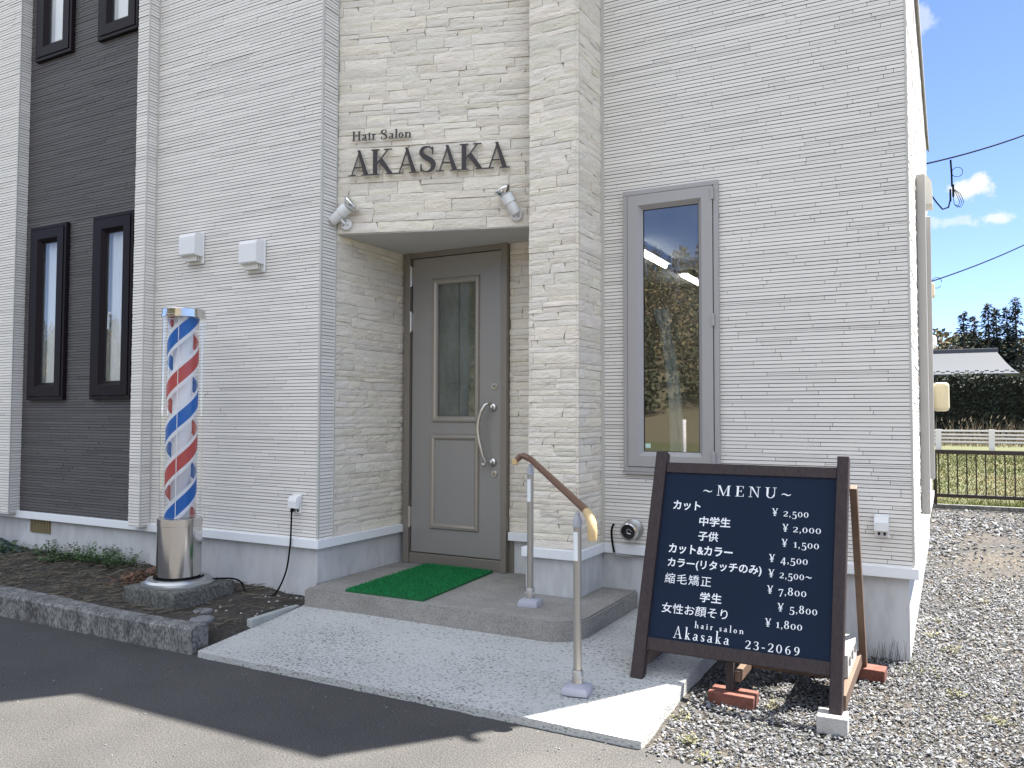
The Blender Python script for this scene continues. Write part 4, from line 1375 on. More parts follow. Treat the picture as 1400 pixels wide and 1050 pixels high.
def outlet(cx, cz, y, label, plug):
    e = thing('outdoor_socket', label, 'socket', (cx, y, cz))
    mb = MB(); mb.bbox(cx - .036, cx + .036, y - .012, y, cz - .062, cz + .06, .004); mb.build('plate', M['white_plastic'], e)
    mb = MB()
    pr = [(0, .055), (-.030, .050), (-.044, .02), (-.046, -.025), (-.012, -.03)]
    n = len(pr)
    vs = [(cx - .035, y - .012 + a, cz + b) for a, b in pr] + [(cx + .035, y - .012 + a, cz + b) for a, b in pr]
    mb.mesh(vs, [(k, k + 1, n + k + 1, n + k) for k in range(n - 1)] + [tuple(reversed(range(n))), tuple(range(n, 2 * n)), (n - 1, 0, n, 2 * n - 1)])
    mb.build('cover', M['white_plastic'], e)
    mb = MB()
    mb.lathe([(.004, 0), (.004, .003)], 8, Matrix.Translation((cx, y - .036, cz + .043)) @ Matrix.Rotation(PI / 2, 4, 'X'))
    mb.build('screw', M['rubber'], e)
    for xx in (-.020, .008):
        mb = MB(); mb.box(cx + xx, cx + xx + .012, y - .014, y - .0125, cz - .052, cz - .036); mb.build('socket_hole', M['rubber'], e)
    return e
outlet(-3.778, .730, 4.018, 'white outdoor socket low on the siding with a black cord plugged in', True)
outlet(-.327, .722, 4.828, 'white outdoor socket with nothing plugged in, right of the menu board', False)

def cord(name, pts, r, m, label, cat, n=8):
    mb = MB()
    P = []
    Q = [Vector(pts[0])] + [Vector(p) for p in pts] + [Vector(pts[-1])]
    for i in range(1, len(Q) - 2):
        for k in range(8):
            t = k / 8
            P.append(.5 * ((2 * Q[i]) + (-Q[i - 1] + Q[i + 1]) * t + (2 * Q[i - 1] - 5 * Q[i] + 4 * Q[i + 1] - Q[i + 2]) * t * t + (-Q[i - 1] + 3 * Q[i] - 3 * Q[i + 1] + Q[i + 2]) * t ** 3))
    P.append(Q[-1])
    mb.tube(P, r, n)
    return tag(mb.build(name, m, smooth=True), label, cat)
cord('power_lead', [(-3.792, 3.985, .700), (-3.793, 3.978, .67), (-3.797, 3.980, .60), (-3.81, 3.985, .45), (-3.84, 3.98, .28), (-3.885, 3.94, .15), (-3.93, 3.90, .128), (-4.02, 3.90, .122), (-4.10, 3.885, .15), (-4.13, 3.87, .21), (-4.16, 3.82, .238), (-4.22, 3.74, .244), (-4.30, 3.60, .25)], .0055, M['cable'], 'thin black power cord running from the wall socket to the barber pole', 'power cord')
mb = MB(); mb.tube([(-3.792, 3.984, .715), (-3.792, 3.980, .682), (-3.793, 3.978, .672)], [.012, .011, .006], 10)
tag(mb.build('power_plug', M['cable'], smooth=True), 'black plug pushed into the socket at the end of the cord', 'plug')
cord('cable_stub', [(-1.872, 4.815, .625), (-1.872, 4.800, .622), (-1.880, 4.795, .58), (-1.872, 4.795, .50), (-1.862, 4.795, .455)], .007, M['cable'], 'short black cable hanging from the wall beside the exhaust pipe', 'cable')
cord('grey_cable', [(-1.862, 4.796, .455), (-1.84, 4.80, .44), (-1.78, 4.815, .437), (-1.70, 4.835, .44), (-1.62, 4.846, .442)], .006, M['greycable'], 'grey cable clipped along the foundation below the base flashing', 'cable')

e = thing('exhaust_pipe', 'round stainless exhaust outlet low on the wall left of the menu board', 'exhaust pipe', (-1.745, 4.825, .605))
T = Matrix.Translation((-1.745, 4.825, .605)) @ Matrix.Rotation(PI / 2 + .06, 4, 'X')
mb = MB(); mb.lathe([(.066, 0), (.066, .008), (.056, .012), (.052, .014)], 28, T); mb.build('wall_flange', M['galv'], e, autosmooth=35)
mb = MB(); mb.lathe([(.052, .013), (.052, .060), (.057, .062), (.058, .092), (.054, .100), (.046, .103), (.043, .098), (.040, .075)], 28, T, closed=True); mb.build('pipe', M['steel'], e, autosmooth=35)
mb = MB(); mb.lathe([(.040, .074), (.0395, .076), (.001, .076)], 24, T); mb.build('dark_mouth', M['rubber'], e)
mb = MB(); mb.tube([T @ Vector((.014, .0, .080)), T @ Vector((.004, .016, .084)), T @ Vector((-.012, .010, .084)), T @ Vector((-.012, -.010, .084)), T @ Vector((.010, -.016, .082))], .0035, 6); mb.build('coil', M['galv'], e)

# fittings along the sunlit side wall
SXW = -.168
for y, z0, z1, w, d, lb in ((6.08, .665, 2.95, .10, .055, 'long beige-grey duct cover on the sunlit side wall, the nearer one'), (7.85, .78, 3.05, .10, .06, 'long beige-grey duct cover on the sunlit side wall, the farther one')):
    mb = MB(); mb.bbox(SXW, SXW + d, y - w / 2, y + w / 2, z0, z1, .008)
    o = mb.build('duct_cover', M['duct']); tag(o, lb, 'duct cover', 'duct covers on the side wall')
mb = MB()
pr = [(0, 3.27), (.05, 3.26), (.080, 3.21), (.084, 3.03), (0, 3.03)]
mb.mesh([(SXW + a, 7.25, b) for a, b in pr] + [(SXW + a, 7.50, b) for a, b in pr], [(0, 1, 6, 5), (1, 2, 7, 6), (2, 3, 8, 7), (3, 4, 9, 8), (4, 3, 2, 1, 0), (5, 6, 7, 8, 9)])
tag(mb.build('duct_hood', M['ivory']), 'ivory box hood high on the side wall below the roof edge', 'vent hood')
e = thing('meter_box', 'cream rounded meter box standing out from the side wall at eye height', 'meter box', (-.17, 8.1, 1.35))
mb = MB(); mb.bbox(SXW, SXW + .05, 7.96, 8.25, 1.33, 1.62, .012); mb.build('back_plate', M['ivory'], e)
mb = MB(); mb.bbox(SXW + .051, .012, 7.98, 8.22, 1.362, 1.615, .03); mb.build('cover', M['cream'], e)
mb = MB(); mb.bbox(SXW, -.086, 8.60, 8.78, 1.965, 2.09, .028)
tag(mb.build('round_hood', M['white_plastic']), 'small white rounded hood on the side wall above the cream meter box', 'vent hood')
mb = MB(); mb.bbox(SXW, -.10, 9.2, 9.32, 2.53, 2.68, .02)
tag(mb.build('junction_box', M['cream']), 'small cream junction box high up on the side wall under the cables', 'junction box')

# ------------------------------------------------------------------ barber pole
PX, PY = -4.392, 3.595
mb = MB(); mb.bbox(-4.63, -4.15, 3.36, 3.84, .02, .226, .012)
tag(mb.build('pole_plinth', M['mossy']), 'square mossy concrete plinth under the barber pole', 'plinth')
BP = thing('barber_pole', 'tall barber pole with red, white and blue spirals in a clear tube', 'barber pole', (PX, PY, .227))
TP = Matrix.Translation((PX, PY, 0))
mb = MB(); mb.lathe([(.225, .2275), (.225, .240), (.205, .248), (.195, .262), (.155, .268)], 48, TP); mb.build('base_plate', M['galv'], BP, autosmooth=30)
mb = MB(); mb.lathe([(.137, .2685), (.137, .600), (.139, .602), (.139, .646), (.134, .648)], 48, TP); mb.build('base_drum', M['steel'], BP, autosmooth=30)
mb = MB(); mb.lathe([(.128, .6482), (.128, 1.942)], 48, TP, closed=True); mb.build('clear_tube', M['acrylic'], BP, smooth=True)
mb = MB(); mb.lathe([(.131, 1.9425), (.137, 1.944), (.137, 1.958), (.133, 1.960), (.133, 1.994), (.128, 2.000)], 48, TP); mb.build('cap', M['steel'], BP, autosmooth=30)
mb = MB(); mb.lathe([(.060, .649), (.060, 1.942)], 32, TP); mb.build('lamp_core', M['core'], BP, smooth=True)
mb = MB(); mb.tube([(PX + .068, PY - .093, .649), (PX + .068, PY - .093, 1.942)], .0022, 6); mb.build('tube_seam', M['white_plastic'], BP)
PITCH = .562
def ribbon(mb, z_off, half, rad, mi):
    z0, z1 = .650, 1.941
    n = 56
    turns0, turns1 = -4, 3
    def pt(t, dz):
        a = 2 * PI * t
        return a, z_off + PITCH * t + dz
    steps = int((turns1 - turns0) * n)
    for i in range(steps):
        ta, tb = turns0 + i / n, turns0 + (i + 1) / n
        c = []
        for t, dz in ((ta, -half), (tb, -half), (tb, half), (ta, half)):
            a, z = pt(t, dz)
            c.append([a, min(max(z, z0), z1)])
        if abs(c[0][1] - c[3][1]) < 1e-5 and abs(c[1][1] - c[2][1]) < 1e-5: continue
        mb.face([(PX + rad * math.cos(a), PY + rad * math.sin(a), z) for a, z in c], 1, mi)
# blue and red bands, each between two white edge strips; phase set by the band that passes the front
mb = MB()
Z_BL = .93
A0 = math.atan2(-.88, .48) / (2 * PI)          # direction facing the yard
def band(zc, mi_, mb):
    ribbon(mb, zc - PITCH * A0, .050, .0970, mi_)
    for sg in (-1, 1):
        ribbon(mb, zc - PITCH * A0 + sg * .0645, .0155, .0970, 2)
band(1.826, 0, mb)
band(1.826 - PITCH / 2, 1, mb)
mb.build('striped_cylinder', [M['blue'], M['red'], M['white']], BP, smooth=True)
cyl = MB(); cyl.lathe([(.0962, .649), (.0962, 1.942)], 40, TP, closed=True)
cyl.build('inner_cylinder', M['acrylic'], BP, smooth=True)
mb = MB()
P = [(PX + .150 * math.cos(a), PY + .150 * math.sin(a), .272) for a in [R(-200 + k * 12) for k in range(21)]]
mb.tube(P, .006, 8); mb.build('cable_loop', M['cable'], BP, smooth=True)

# round lids in the bed
for (x, y, r_, z, lb) in ((-3.85, 3.32, .070, .122, 'round grey iron lid in the planting bed, nearest the kerb'), (-4.02, 3.47, .058, .118, 'round grey iron lid in the planting bed, just behind the nearer lid')):
    mb = MB(); mb.lathe([(r_, -.06), (r_, .0), (r_ - .006, .006), (r_ * .55, .008), (.001, .008)], 28, Matrix.Translation((x, y, z)))
    tag(mb.build('inspection_lid', M['iron'], autosmooth=30), lb, 'lid', 'round lids in the planting bed')

# ------------------------------------------------------------------ menu board
BO = Vector((-1.345, 3.63, .075)); BV = Vector((0, .41, 1.052)).normalized(); BN = Vector((1, 0, 0)).cross(BV)   # BN towards the viewer
TB = Matrix(((1, -BN.x, BV.x, BO.x), (0, -BN.y, BV.y, BO.y), (0, -BN.z, BV.z, BO.z), (0, 0, 0, 1)))              # x right, y into the board, z up the board
MBD = thing('menu_board', 'dark wooden A-frame menu board with white lettering on navy panel', 'menu board', (-.88, 3.75, .05))
for x0, x1 in ((0, .071), (.886, .938)):
    w0 = x0
    mb = MB(); mb.bbox(x0 if x0 else .026 - .014, x1 if x0 else .072, -.006, .046, 0 if x0 else -.008, 1.129, .004, TB); mb.build('front_post', M['boardwood'], MBD)
mb = MB(); mb.bbox(.0725, .8855, .004, .036, 1.022, 1.076, .003, TB); mb.build('top_rail', M['boardwood'], MBD)
mb = MB(); mb.bbox(.0725, .8855, .004, .036, .148, .206, .003, TB); mb.build('bottom_rail', M['boardwood'], MBD)
mb = MB(); mb.box(.0728, .8852, .012, .026, .2065, 1.0215, 1, 0, TB); panel = mb.build('panel', M['board'], MBD)
def between(mb, a, b, w, d, up_=(0, 0, 1), bev=.003):
    a, b = Vector(a), Vector(b)
    z = (b - a); L = z.length; z.normalize()
    x = Vector((1, 0, 0)); x = (x - z * x.dot(z)).normalized(); y = z.cross(x)
    T = Matrix(((x.x, y.x, z.x, a.x), (x.y, y.y, z.y, a.y), (x.z, y.z, z.z, a.z), (0, 0, 0, 1)))
    mb.bbox(-w / 2, w / 2, -d / 2, d / 2, 0, L, bev, T)
topz = TB @ Vector((.92, .06, .93))
for x, zf in ((-.395, .062), (-1.33, .115)):
    mb = MB(); between(mb, (x, 4.455, zf), (x, 4.075, .985), .032, .045); mb.build('rear_leg', M['rawwood'], MBD)
for x, za, zb in ((-.412, .109, .109), (-1.30, .15, .15)):
    mb = MB(); between(mb, (x, 3.690, za), (x, 4.43, zb), .030, .060) ; mb.build('side_brace', M['rawwood'], MBD)
mb = MB(); mb.bbox(-1.30, -.44, 4.085, 4.11, .90, .945, .003); mb.build('rear_rail', M['rawwood'], MBD)
mb = MB(); mb.bbox(-.915, -.880, 3.745, 3.785, .0615, .275, .003); mb.build('centre_leg', M['boardwood'], MBD)
for yy in (4.00, 4.24):
    mb = MB(); mb.bbox(-.849, -.428, yy, yy + .03, .105, .1395, .003); mb.build('cross_rail', M['rawwood'], MBD)
mb = MB(); mb.bbox(-.879, -.850, 3.765, 4.45, .10, .150, .003); mb.build('centre_brace', M['rawwood'], MBD)

def board_text(name, txt, x0, x1, z, size, H, T_, gap, X=.46, osf=False):
    P, w = text_polys(txt, H, T_, size, gap, X, osf)
    k = (x1 - x0) / w
    mb = MB()
    for G in P:
        add_letter(mb, [[(x0 + px * k, z + py) for px, py in p] for p in G], TB @ Matrix.Translation((0, .0118, 0)), .0007)
    mb.build('lettering', M['chalk'], panel)
board_text('menu', '~MENU~', .269, .689, .915, .052, .13, .045, .30)
prices = ['2,500', '2,000', '1,500', '4,500', '2,500~', '7,800', '5,800', '1,800']
yx = [.606, .657, .657, .605, .606, .605, .655, .605]
px0 = [.657, .703, .709, .656, .655, .654, .706, .652]
px1 = [.770, .827, .821, .776, .796, .776, .825, .765]
bz = [.830, .758, .687, .612, .542, .468, .394, .321]
for p, a, b, c, z in zip(prices, yx, px0, px1, bz):
    board_text('yen', 'Y', a, a + .026, z, .036, .12, .06, .1)
    board_text('price', p, b, c, z, .037, .125, .055, .10, osf=True)
board_text('salon', 'hair salon', .289, .513, .2745, .031, .12, .055, .30, .52)
board_text('name', 'Akasaka', .193, .453, .2185, .055, .105, .040, .20, .52)
board_text('phone', '23-2069', .524, .760, .2135, .036, .12, .055, .24)

def jp(txt, x0, x1, z0, z1, bold=.018, spacing=1.0):
    c = bpy.data.curves.new('lettering', 'FONT')
    c.body = txt
    c.offset = bold
    c.resolution_u = 4
    c.space_character = spacing
    o = bpy.data.objects.new('tmp', c)
    COL.objects.link(o)
    dg = bpy.context.evaluated_depsgraph_get()
    me = bpy.data.meshes.new_from_object(o.evaluated_get(dg))
    bpy.data.objects.remove(o)
    xs = [v.co.x for v in me.vertices]; zs = [v.co.y for v in me.vertices]
    a, b, lo, hi = min(xs), max(xs), min(zs), max(zs)
    for v in me.vertices:
        X = x0 + (v.co.x - a) / (b - a) * (x1 - x0)
        Z = z0 + (v.co.y - lo) / (hi - lo) * (z1 - z0)
        v.co = TB @ Vector((X, .0111, Z)) - world_loc(panel)
    me.materials.clear(); me.materials.append(M['chalk'])
    o = bpy.data.objects.new('lettering', me)
    COL.objects.link(o); o.parent = panel
jp('カット', .127, .264, .832, .879, .022)
jp('中学生', .265, .416, .758, .806, .016)
jp('子供', .266, .363, .685, .732, .016)
jp('カット＆カラー'.replace('＆', '&'), .127, .437, .614, .661, .022)
jp('カラー(リタッチのみ)', .129, .575, .540, .592, .018)
jp('縮毛矯正', .124, .348, .468, .517, 0, 1.18)
jp('学生', .302, .403, .396, .442, .016, 1.12)
jp('女性お顔そり', .124, .436, .328, .375, .004)

# supports under the board
def slab(name, x0, x1, y0, y1, z0, z1, rot, m, label, cat, b=.005, group=None):
    T = Matrix.Translation(((x0 + x1) / 2, (y0 + y1) / 2, 0)) @ Matrix.Rotation(rot, 4, 'Z')
    w, d = (x1 - x0) / 2, (y1 - y0) / 2
    mb = MB(); mb.bbox(-w, w, -d, d, z0, z1, b, T)
    return tag(mb.build(name, m), label, cat, group)
slab('red_brick', -.985, -.780, 3.70, 3.815, .002, .061, R(-1), M['brick'], 'red brick on the gravel under the centre leg of the menu board', 'brick', group='red bricks under the menu board')
slab('red_brick', -.505, -.293, 4.40, 4.505, .002, .061, R(-3), M['brick'], 'red brick on the gravel under the rear right leg of the menu board', 'brick', group='red bricks under the menu board')
slab('small_block', -.505, -.385, 3.585, 3.70, .002, .074, R(3), M['block'], 'small pale concrete block under the front right post of the menu board', 'concrete block')
# hollow block weighing the frame down: holes face the gravel side
mb = MB()
hx0, hx1, hy0, hy1, hz0, hz1 = -.605, -.414, 3.93, 4.32, .1405, .2405
cells = [(hy0 + .035 + k * .118, hy0 + .035 + k * .118 + .084) for k in range(3)]
ys_ = sorted([hy0, hy1] + [c for ab in cells for c in ab])
za, zb = hz0 + .024, hz1 - .026
mb.box(hx0, hx1, hy0, hy1, hz0, za); mb.box(hx0, hx1, hy0, hy1, zb, hz1)
for a, b in zip(ys_, ys_[1:]):
    if (a, b) not in cells: mb.box(hx0, hx1, a, b, za, zb)
tag(mb.build('hollow_block', M['block']), 'hollow concrete block lying on the side brace of the menu board', 'concrete block')

# ------------------------------------------------------------------ plants near the building
def leafblade(mb, p, d, L, w, tone, droop=.3):
    d = Vector(d).normalized(); side = d.cross(Vector((0, 0, 1)))
    side = side.normalized() if side.length > .01 else Vector((1, 0, 0))
    p = Vector(p)
    m = p + d * L * .55 + Vector((0, 0, -droop * L * .08))
    t = p + d * L + Vector((0, 0, -droop * L * .45))
    mb.mesh([p, m - side * w, t, m + side * w], [(0, 1, 2, 3)], tone)
def weed(x, y, z, h, rad, n, seed, tone=(.7, 1.4), nl=6, big=1.0):
    r = random.Random(seed)
    mb = MB()
    for k in range(n):
        a = r.uniform(0, 2 * PI); rr = rad * r.random() ** .6
        b = Vector((x + rr * .5 * math.cos(a), y + rr * .5 * math.sin(a), z))
        hh = h * r.uniform(.35, 1)
        top = b + Vector((rr * .6 * math.cos(a), rr * .6 * math.sin(a), hh))
        tn = r.uniform(*tone)
        mb.tube([b, b.lerp(top, .5) + Vector((0, 0, .1 * hh)), top], [.0016, .0013, .0006], 4, tone=tn * .8)
        for q in range(nl):
            f = r.uniform(.25, 1)
            pp = b.lerp(top, f)
            a2 = r.uniform(0, 2 * PI)
            leafblade(mb, pp, (math.cos(a2), math.sin(a2), r.uniform(.1, .9)), r.uniform(.018, .04) * big, r.uniform(.004, .009) * big, tn * r.uniform(.8, 1.2))
    return mb
wd = [(-6.35, 3.93, .14, .10, 10, 'upright green weed with a pointed tip against the foundation'), (-5.93, 3.90, .16, .13, 16, 'bushy green weed clump against the foundation, left of centre in the bed'), (-5.66, 3.92, .15, .12, 16, 'bushy green weed clump in the middle of the planting bed'), (-5.42, 3.90, .15, .12, 15, 'green weed clump against the foundation, nearest the barber pole'), (-6.75, 3.88, .09, .10, 9, 'low green weed at the far left end of the bed beside the dark sheet'), (-6.12, 3.86, .08, .12, 10, 'low green weed with small leaves between taller clumps in the bed')]
for k, (x, y, h, rad, n, lb) in enumerate(wd):
    z = bed_z(x, y) - .01
    mb = weed(x, y, z, h, rad * 1.25, int(n * 2.4), 40 + k, (.5, 1.6), 9, 1.15)
    tag(mb.build('weed_plant', M['weed_bed'], tone=True), lb, 'weed', 'green weeds along the foundation')
gw_ = [(-.10, 5.45, 'in the gravel close to the side wall, the farther one', .05), (-.02, 5.15, 'in the gravel beside the building corner', .06), (-.13, 4.62, 'at the foot of the building corner', .10), (.02, 4.35, 'in open gravel right of the rear brick', .05), (-.06, 5.85, 'beside the side wall where gravel turns brown', .05), (.20, 6.6, 'alone in the brown worn gravel', .05), (-.92, 3.22, 'at the front corner where path meets asphalt', .05), (-1.02, 3.42, 'along the right edge of the concrete path', .045), (-.80, 3.07, 'at the asphalt edge, rightmost along the path end', .04), (-.72, 3.80, 'in the gravel beside the red brick under the board', .045), (.16, 4.05, 'in open gravel, nearest the right edge', .04)]
for k, (x, y, lb, h) in enumerate(gw_):
    mb = weed(x, y, -.002, h * .8, .055 + .02 * (k % 3), 7 + 2 * (k % 4), 80 + k, (.5, 1.1), 5, .58)
    tag(mb.build('weed_tuft', M['weed'], tone=True), 'small yellow-green weed tuft ' + lb, 'weed', 'weed tufts in the gravel')
# dry grass litter over the bed, and dry stalks at the corner foundation
r = random.Random(9)
mb = MB()
for k in range(5200):
    x = r.uniform(-8.0, -3.66); y = r.uniform(3.22, 4.03)
    if -4.66 < x < -4.12 and 3.33 < y < 3.87: continue
    if x > -4.1 and r.random() < .72: continue
    if noise.noise(Vector((x * 2.3, y * 3.1, 7))) + .25 * r.random() < -.12: continue
    z = bed_z(x, y) + r.uniform(.0, .014)
    a = r.uniform(0, PI); L = r.uniform(.015, .055); w = r.uniform(.0010, .0026)
    dx, dy = math.cos(a), math.sin(a)
    e1 = Vector((x - dx * L, y - dy * L, z + r.uniform(-.008, .012))); e2 = Vector((x + dx * L, y + dy * L, z + r.uniform(-.008, .018)))
    s_ = Vector((-dy * w, dx * w, .0012))
    t = r.choice([.3, .5, .7, 1.0, 1.3])
    mb.face([e1 - s_, e2 - s_, e2 + s_, e1 + s_], (t, t * r.uniform(.9, 1.05), t * r.uniform(.8, 1)))
kind(mb.build('dry_grass', M['drystem'], tone=True), 'stuff')
mb = MB()
for k in range(420):
    a = r.gauss(-4.86, .14); y = r.gauss(3.72, .10)
    if a > -4.66 or y > 3.99: continue
    z = bed_z(a, y) + .01 + r.uniform(0, .07) * max(0, 1 - abs(a + 4.86) / .25)
    d = Vector((r.uniform(-1, 1), r.uniform(-1, 1), r.uniform(-.3, .6)))
    leafblade(mb, (a, y, z), d, r.uniform(.025, .055), r.uniform(.008, .016), r.uniform(.5, 1.5))
kind(mb.build('dead_leaves', M['deadleaf'], tone=True), 'stuff')
mb = MB()
for k in range(90):
    x = r.uniform(-.62, -.20); y = 4.80 + r.uniform(-.06, .03); h = r.uniform(.03, .13)
    top = Vector((x + r.uniform(-.03, .03), y + r.uniform(-.04, .02), h))
    mb.tube([(x, y, -.01), top], [.0014, .0006], 4, tone=r.uniform(.35, .8))
kind(mb.build('dry_stalks', M['drystem'], tone=True), 'stuff')
# crumpled green sheet at the far end of the bed
mb = MB(); n = 22
def shz(u, v): return .10 * math.sin(PI * u) * math.sin(PI * v) ** .6 + .022 * noise.noise(Vector((u * 5, v * 5, 2)))
for j in range(n):
    for i in range(n):
        c = []
        for di, dj in ((0, 0), (1, 0), (1, 1), (0, 1)):
            u, v = (i + di) / n, (j + dj) / n
            x, y = -7.45 + .78 * u, 3.74 + .28 * v
            c.append((x, y, bed_z(x, y) - .004 + shz(u, v)))
        mb.face(c)
tag(mb.build('garden_sheet', M['tarp'], smooth=True), 'dark green sheet bunched at the far left end of the planting bed', 'sheet')
# pale strip of board along the path edge beside the step
mb = MB()
Ts = Matrix.Translation((-3.625, 3.66, 0)) @ Matrix.Rotation(R(2), 4, 'Z')
mb.bbox(-.022, .020, -.20, .21, .05, .118, .006, Ts)
tag(mb.build('edging_board', M['greyboard']), 'short pale weathered board edging the path beside the entrance step', 'edging board')
# light stones by the kerb end
mb = MB()
for k in range(26):
    x, y = r.uniform(-4.05, -3.63), r.uniform(3.5, 3.98)
    q = r.uniform(.005, .012)
    mb.lathe([(.001, -q * .5), (q, 0), (q * .6, q * .6), (.001, q * .7)], 6, Matrix.Translation((x, y, bed_z(x, y))))
kind(mb.build('pebbles', M['block']), 'stuff')

# ------------------------------------------------------------------ behind the gravel yard
FY = 13.40
kb = MB(); kb.bbox(-6, 12, FY - .06, FY + .07, -.06, .040, .006)
kind(kb.build('kerb', M['kerb']), 'structure')
FE = thing('metal_railing', 'low dark brown metal railing with upright bars on a concrete kerb', 'railing', (0, FY, .04))
for z0, z1, nm in ((.775, .835, 'top_rail'), (.145, .195, 'bottom_rail')):
    mb = MB(); mb.bbox(-.30, 9.7, FY - .025, FY + .025, z0, z1, .004); mb.build(nm, M['rail_brown'], FE)
for k in range(6):
    x = -.185 + k * 1.96
    mb = MB(); mb.bbox(x - .022, x + .022, FY - .024, FY + .024, .041, .774, .003); mb.build('post', M['rail_brown'], FE)
k = 0
x = -.135
while x < 9.6 and k < 82:
    if min(abs(x - (-.185 + j * 1.96)) for j in range(6)) > .03:
        mb = MB(); mb.box(x - .009, x + .009, FY - .009, FY + .009, .1955, .7745); mb.build('baluster', M['rail_brown'], FE); k += 1
    x += .1185

# meadow grass behind the railing
r = random.Random(17)
mb = MB()
for k in range(36000):
    t = r.random() ** 1.6
    y = 13.55 + 24 * t
    x = r.uniform(-.045 * y - .4, .115 * y + 1.4)
    pn = noise.noise(Vector((x * .55, y * .35, 4)))
    g_ = pn + r.uniform(-.35, .35)
    h = r.uniform(.02, .06) * (1 + max(0, pn)) * (1.6 if y < 14.2 else 1)
    w = (.004 + .0006 * (y - 13)) * r.uniform(.8, 1.5)
    an = r.uniform(0, PI)
    dx, dy = w * math.cos(an), w * math.sin(an)
    col = ((1.0, 1.0, .8) if y > 14.6 else (1.25, 1.45, .8)) if g_ > (-.30 if y > 14.6 else -.45) else (1.6, 1.15, 1.5)
    tn = r.uniform(.6, 1.35)
    mb.face([(x - dx, y - dy, -.06), (x + dx, y + dy, -.06), (x + r.uniform(-.04, .04), y + r.uniform(-.04, .04), -.06 + h)], tuple(c * tn for c in col))
kind(mb.build('meadow_grass', M['grass'], tone=True), 'stuff')

# white plank fence across the meadow
WF = thing('plank_fence', 'white four-rail plank fence far across the meadow', 'fence', (1, 39, 0))
for z in (.27, .43, .58, .74):
    mb = MB(); mb.bbox(-14, 30, 38.97, 39.03, z - .035, z + .035, .006); mb.build('rail', M['fence_white'], WF)
for k in range(22):
    x = -14.11 + k * 1.96
    mb = MB(); mb.bbox(x - .11, x + .11, 38.91, 38.965, -.05, .80, .01); mb.build('post', M['fence_white'], WF)
# dry reeds in front of the hedge
mb = MB()
for k in range(3000):
    x = r.uniform(-7, 22); y = r.uniform(43, 47)
    h = r.uniform(.25, 1.25) * (1.25 if noise.noise(Vector((x * .6, y * .6, 3))) > 0 else .7)
    l = Vector((r.uniform(-.35, .35), r.uniform(-.2, .2), 0)) * h
    b = Vector((x, y, -.06)); t = b + l + Vector((0, 0, h))
    m = b.lerp(t, .6) - l * .15
    w = r.uniform(.006, .014)
    tn = r.uniform(.5, 1.35)
    mb.mesh([b + Vector((-w, 0, 0)), b + Vector((w, 0, 0)), m + Vector((w, 0, 0)), m - Vector((w, 0, 0)), t], [(0, 1, 2, 3), (3, 2, 4)], tn)
    if r.random() < .22:
        mb.mesh([t - Vector((.03, 0, .10)), t + Vector((.03, 0, -.12)), t + l * .12 + Vector((.04, 0, .07))], [(0, 1, 2)], 1.5)
kind(mb.build('dry_reeds', M['reed'], tone=True), 'stuff')

def leaf_cloud(mb, n, fn, size, seed, tone):
    r = random.Random(seed)
    for k in range(n):
        p, tn = fn(r)
        d = Vector((r.gauss(0, 1), r.gauss(0, 1), r.gauss(0, 1))).normalized()
        a = d.orthogonal().normalized(); b = d.cross(a)
        s_ = size * r.uniform(.6, 1.5)
        mb.mesh([p - a * s_, p + b * s_ * .55, p + a * s_, p - b * s_ * .55], [(0, 1, 2, 3)], tn * r.uniform(*tone))
# clipped hedge
mb = MB()
def hf(r):
    x = r.uniform(-9, 26)
    top = 3.45 + .22 * noise.noise(Vector((x * .45, 0, 0))) + .10 * noise.noise(Vector((x * 1.9, 5, 0)))
    f = r.random()
    if f < .62: p = Vector((x, 50 - abs(r.gauss(0, .10)) + .05, r.uniform(0, top)))
    else: p = Vector((x, r.uniform(50, 52.0), top + r.gauss(0, .07)))
    p.y += .22 * noise.noise(Vector((p.x * 1.1, 0, p.z * 1.1)))
    return p, 1.0
leaf_cloud(mb, 26000, hf, .10, 31, (.55, 1.5))
mb.box(-9, 26, 50.15, 51.9, -.05, 3.25, .35)
tag(mb.build('hedge', M['hedge'], tone=True), 'long dark evergreen hedge in front of the grey-roofed house', 'hedge')

# house beyond the hedge
HB = thing('farmhouse', 'low house with a pale grey metal hip roof beyond the hedge', 'house', (-4, 66, 0))
mb = MB(); mb.box(-12, 3.3, 63.5, 71, -.05, 4.28); mb.build('wall', M['housewall'], HB)
mb = MB()
ex0, ex1, ey0, ey1, ez = -13.5, 4.15, 62.0, 72.5, 4.22
rx0, rx1, ry, rz = -10.5, 3.10, 67.2, 6.05
NS = 8
def roof_ring(t):
    k = t ** 1.25
    z = ez + (rz - ez) * (.25 * t + .75 * t ** 1.4)
    return [(ex0 + (rx0 - ex0) * t, ey0 + (ry - .15 - ey0) * t, z), (ex1 + (rx1 - ex1) * t, ey0 + (ry - .15 - ey0) * t, z), (ex1 + (rx1 - ex1) * t, ey1 + (ry + .15 - ey1) * t, z), (ex0 + (rx0 - ex0) * t, ey1 + (ry + .15 - ey1) * t, z)]
rings = [roof_ring(k / NS) for k in range(NS + 1)]
for A, B in zip(rings, rings[1:]):
    for k in range(4):
        mb.face([A[k], A[(k + 1) % 4], B[(k + 1) % 4], B[k]])
A = rings[0]
for k in range(4):
    a, b = A[k], A[(k + 1) % 4]
    mb.face([(a[0], a[1], a[2] - .10), (b[0], b[1], b[2] - .10), b, a])
mb.face([(a[0], a[1], a[2] - .10) for a in reversed(A)])
rf = mb.build('roof', M['roofmetal'], HB)
mb = MB(); mb.bbox(rx0, rx1 + .1, ry - .25, ry + .25, rz - .12, rz + .22, .04); mb.build('ridge', M['darkmetal'], rf)
mb = MB()
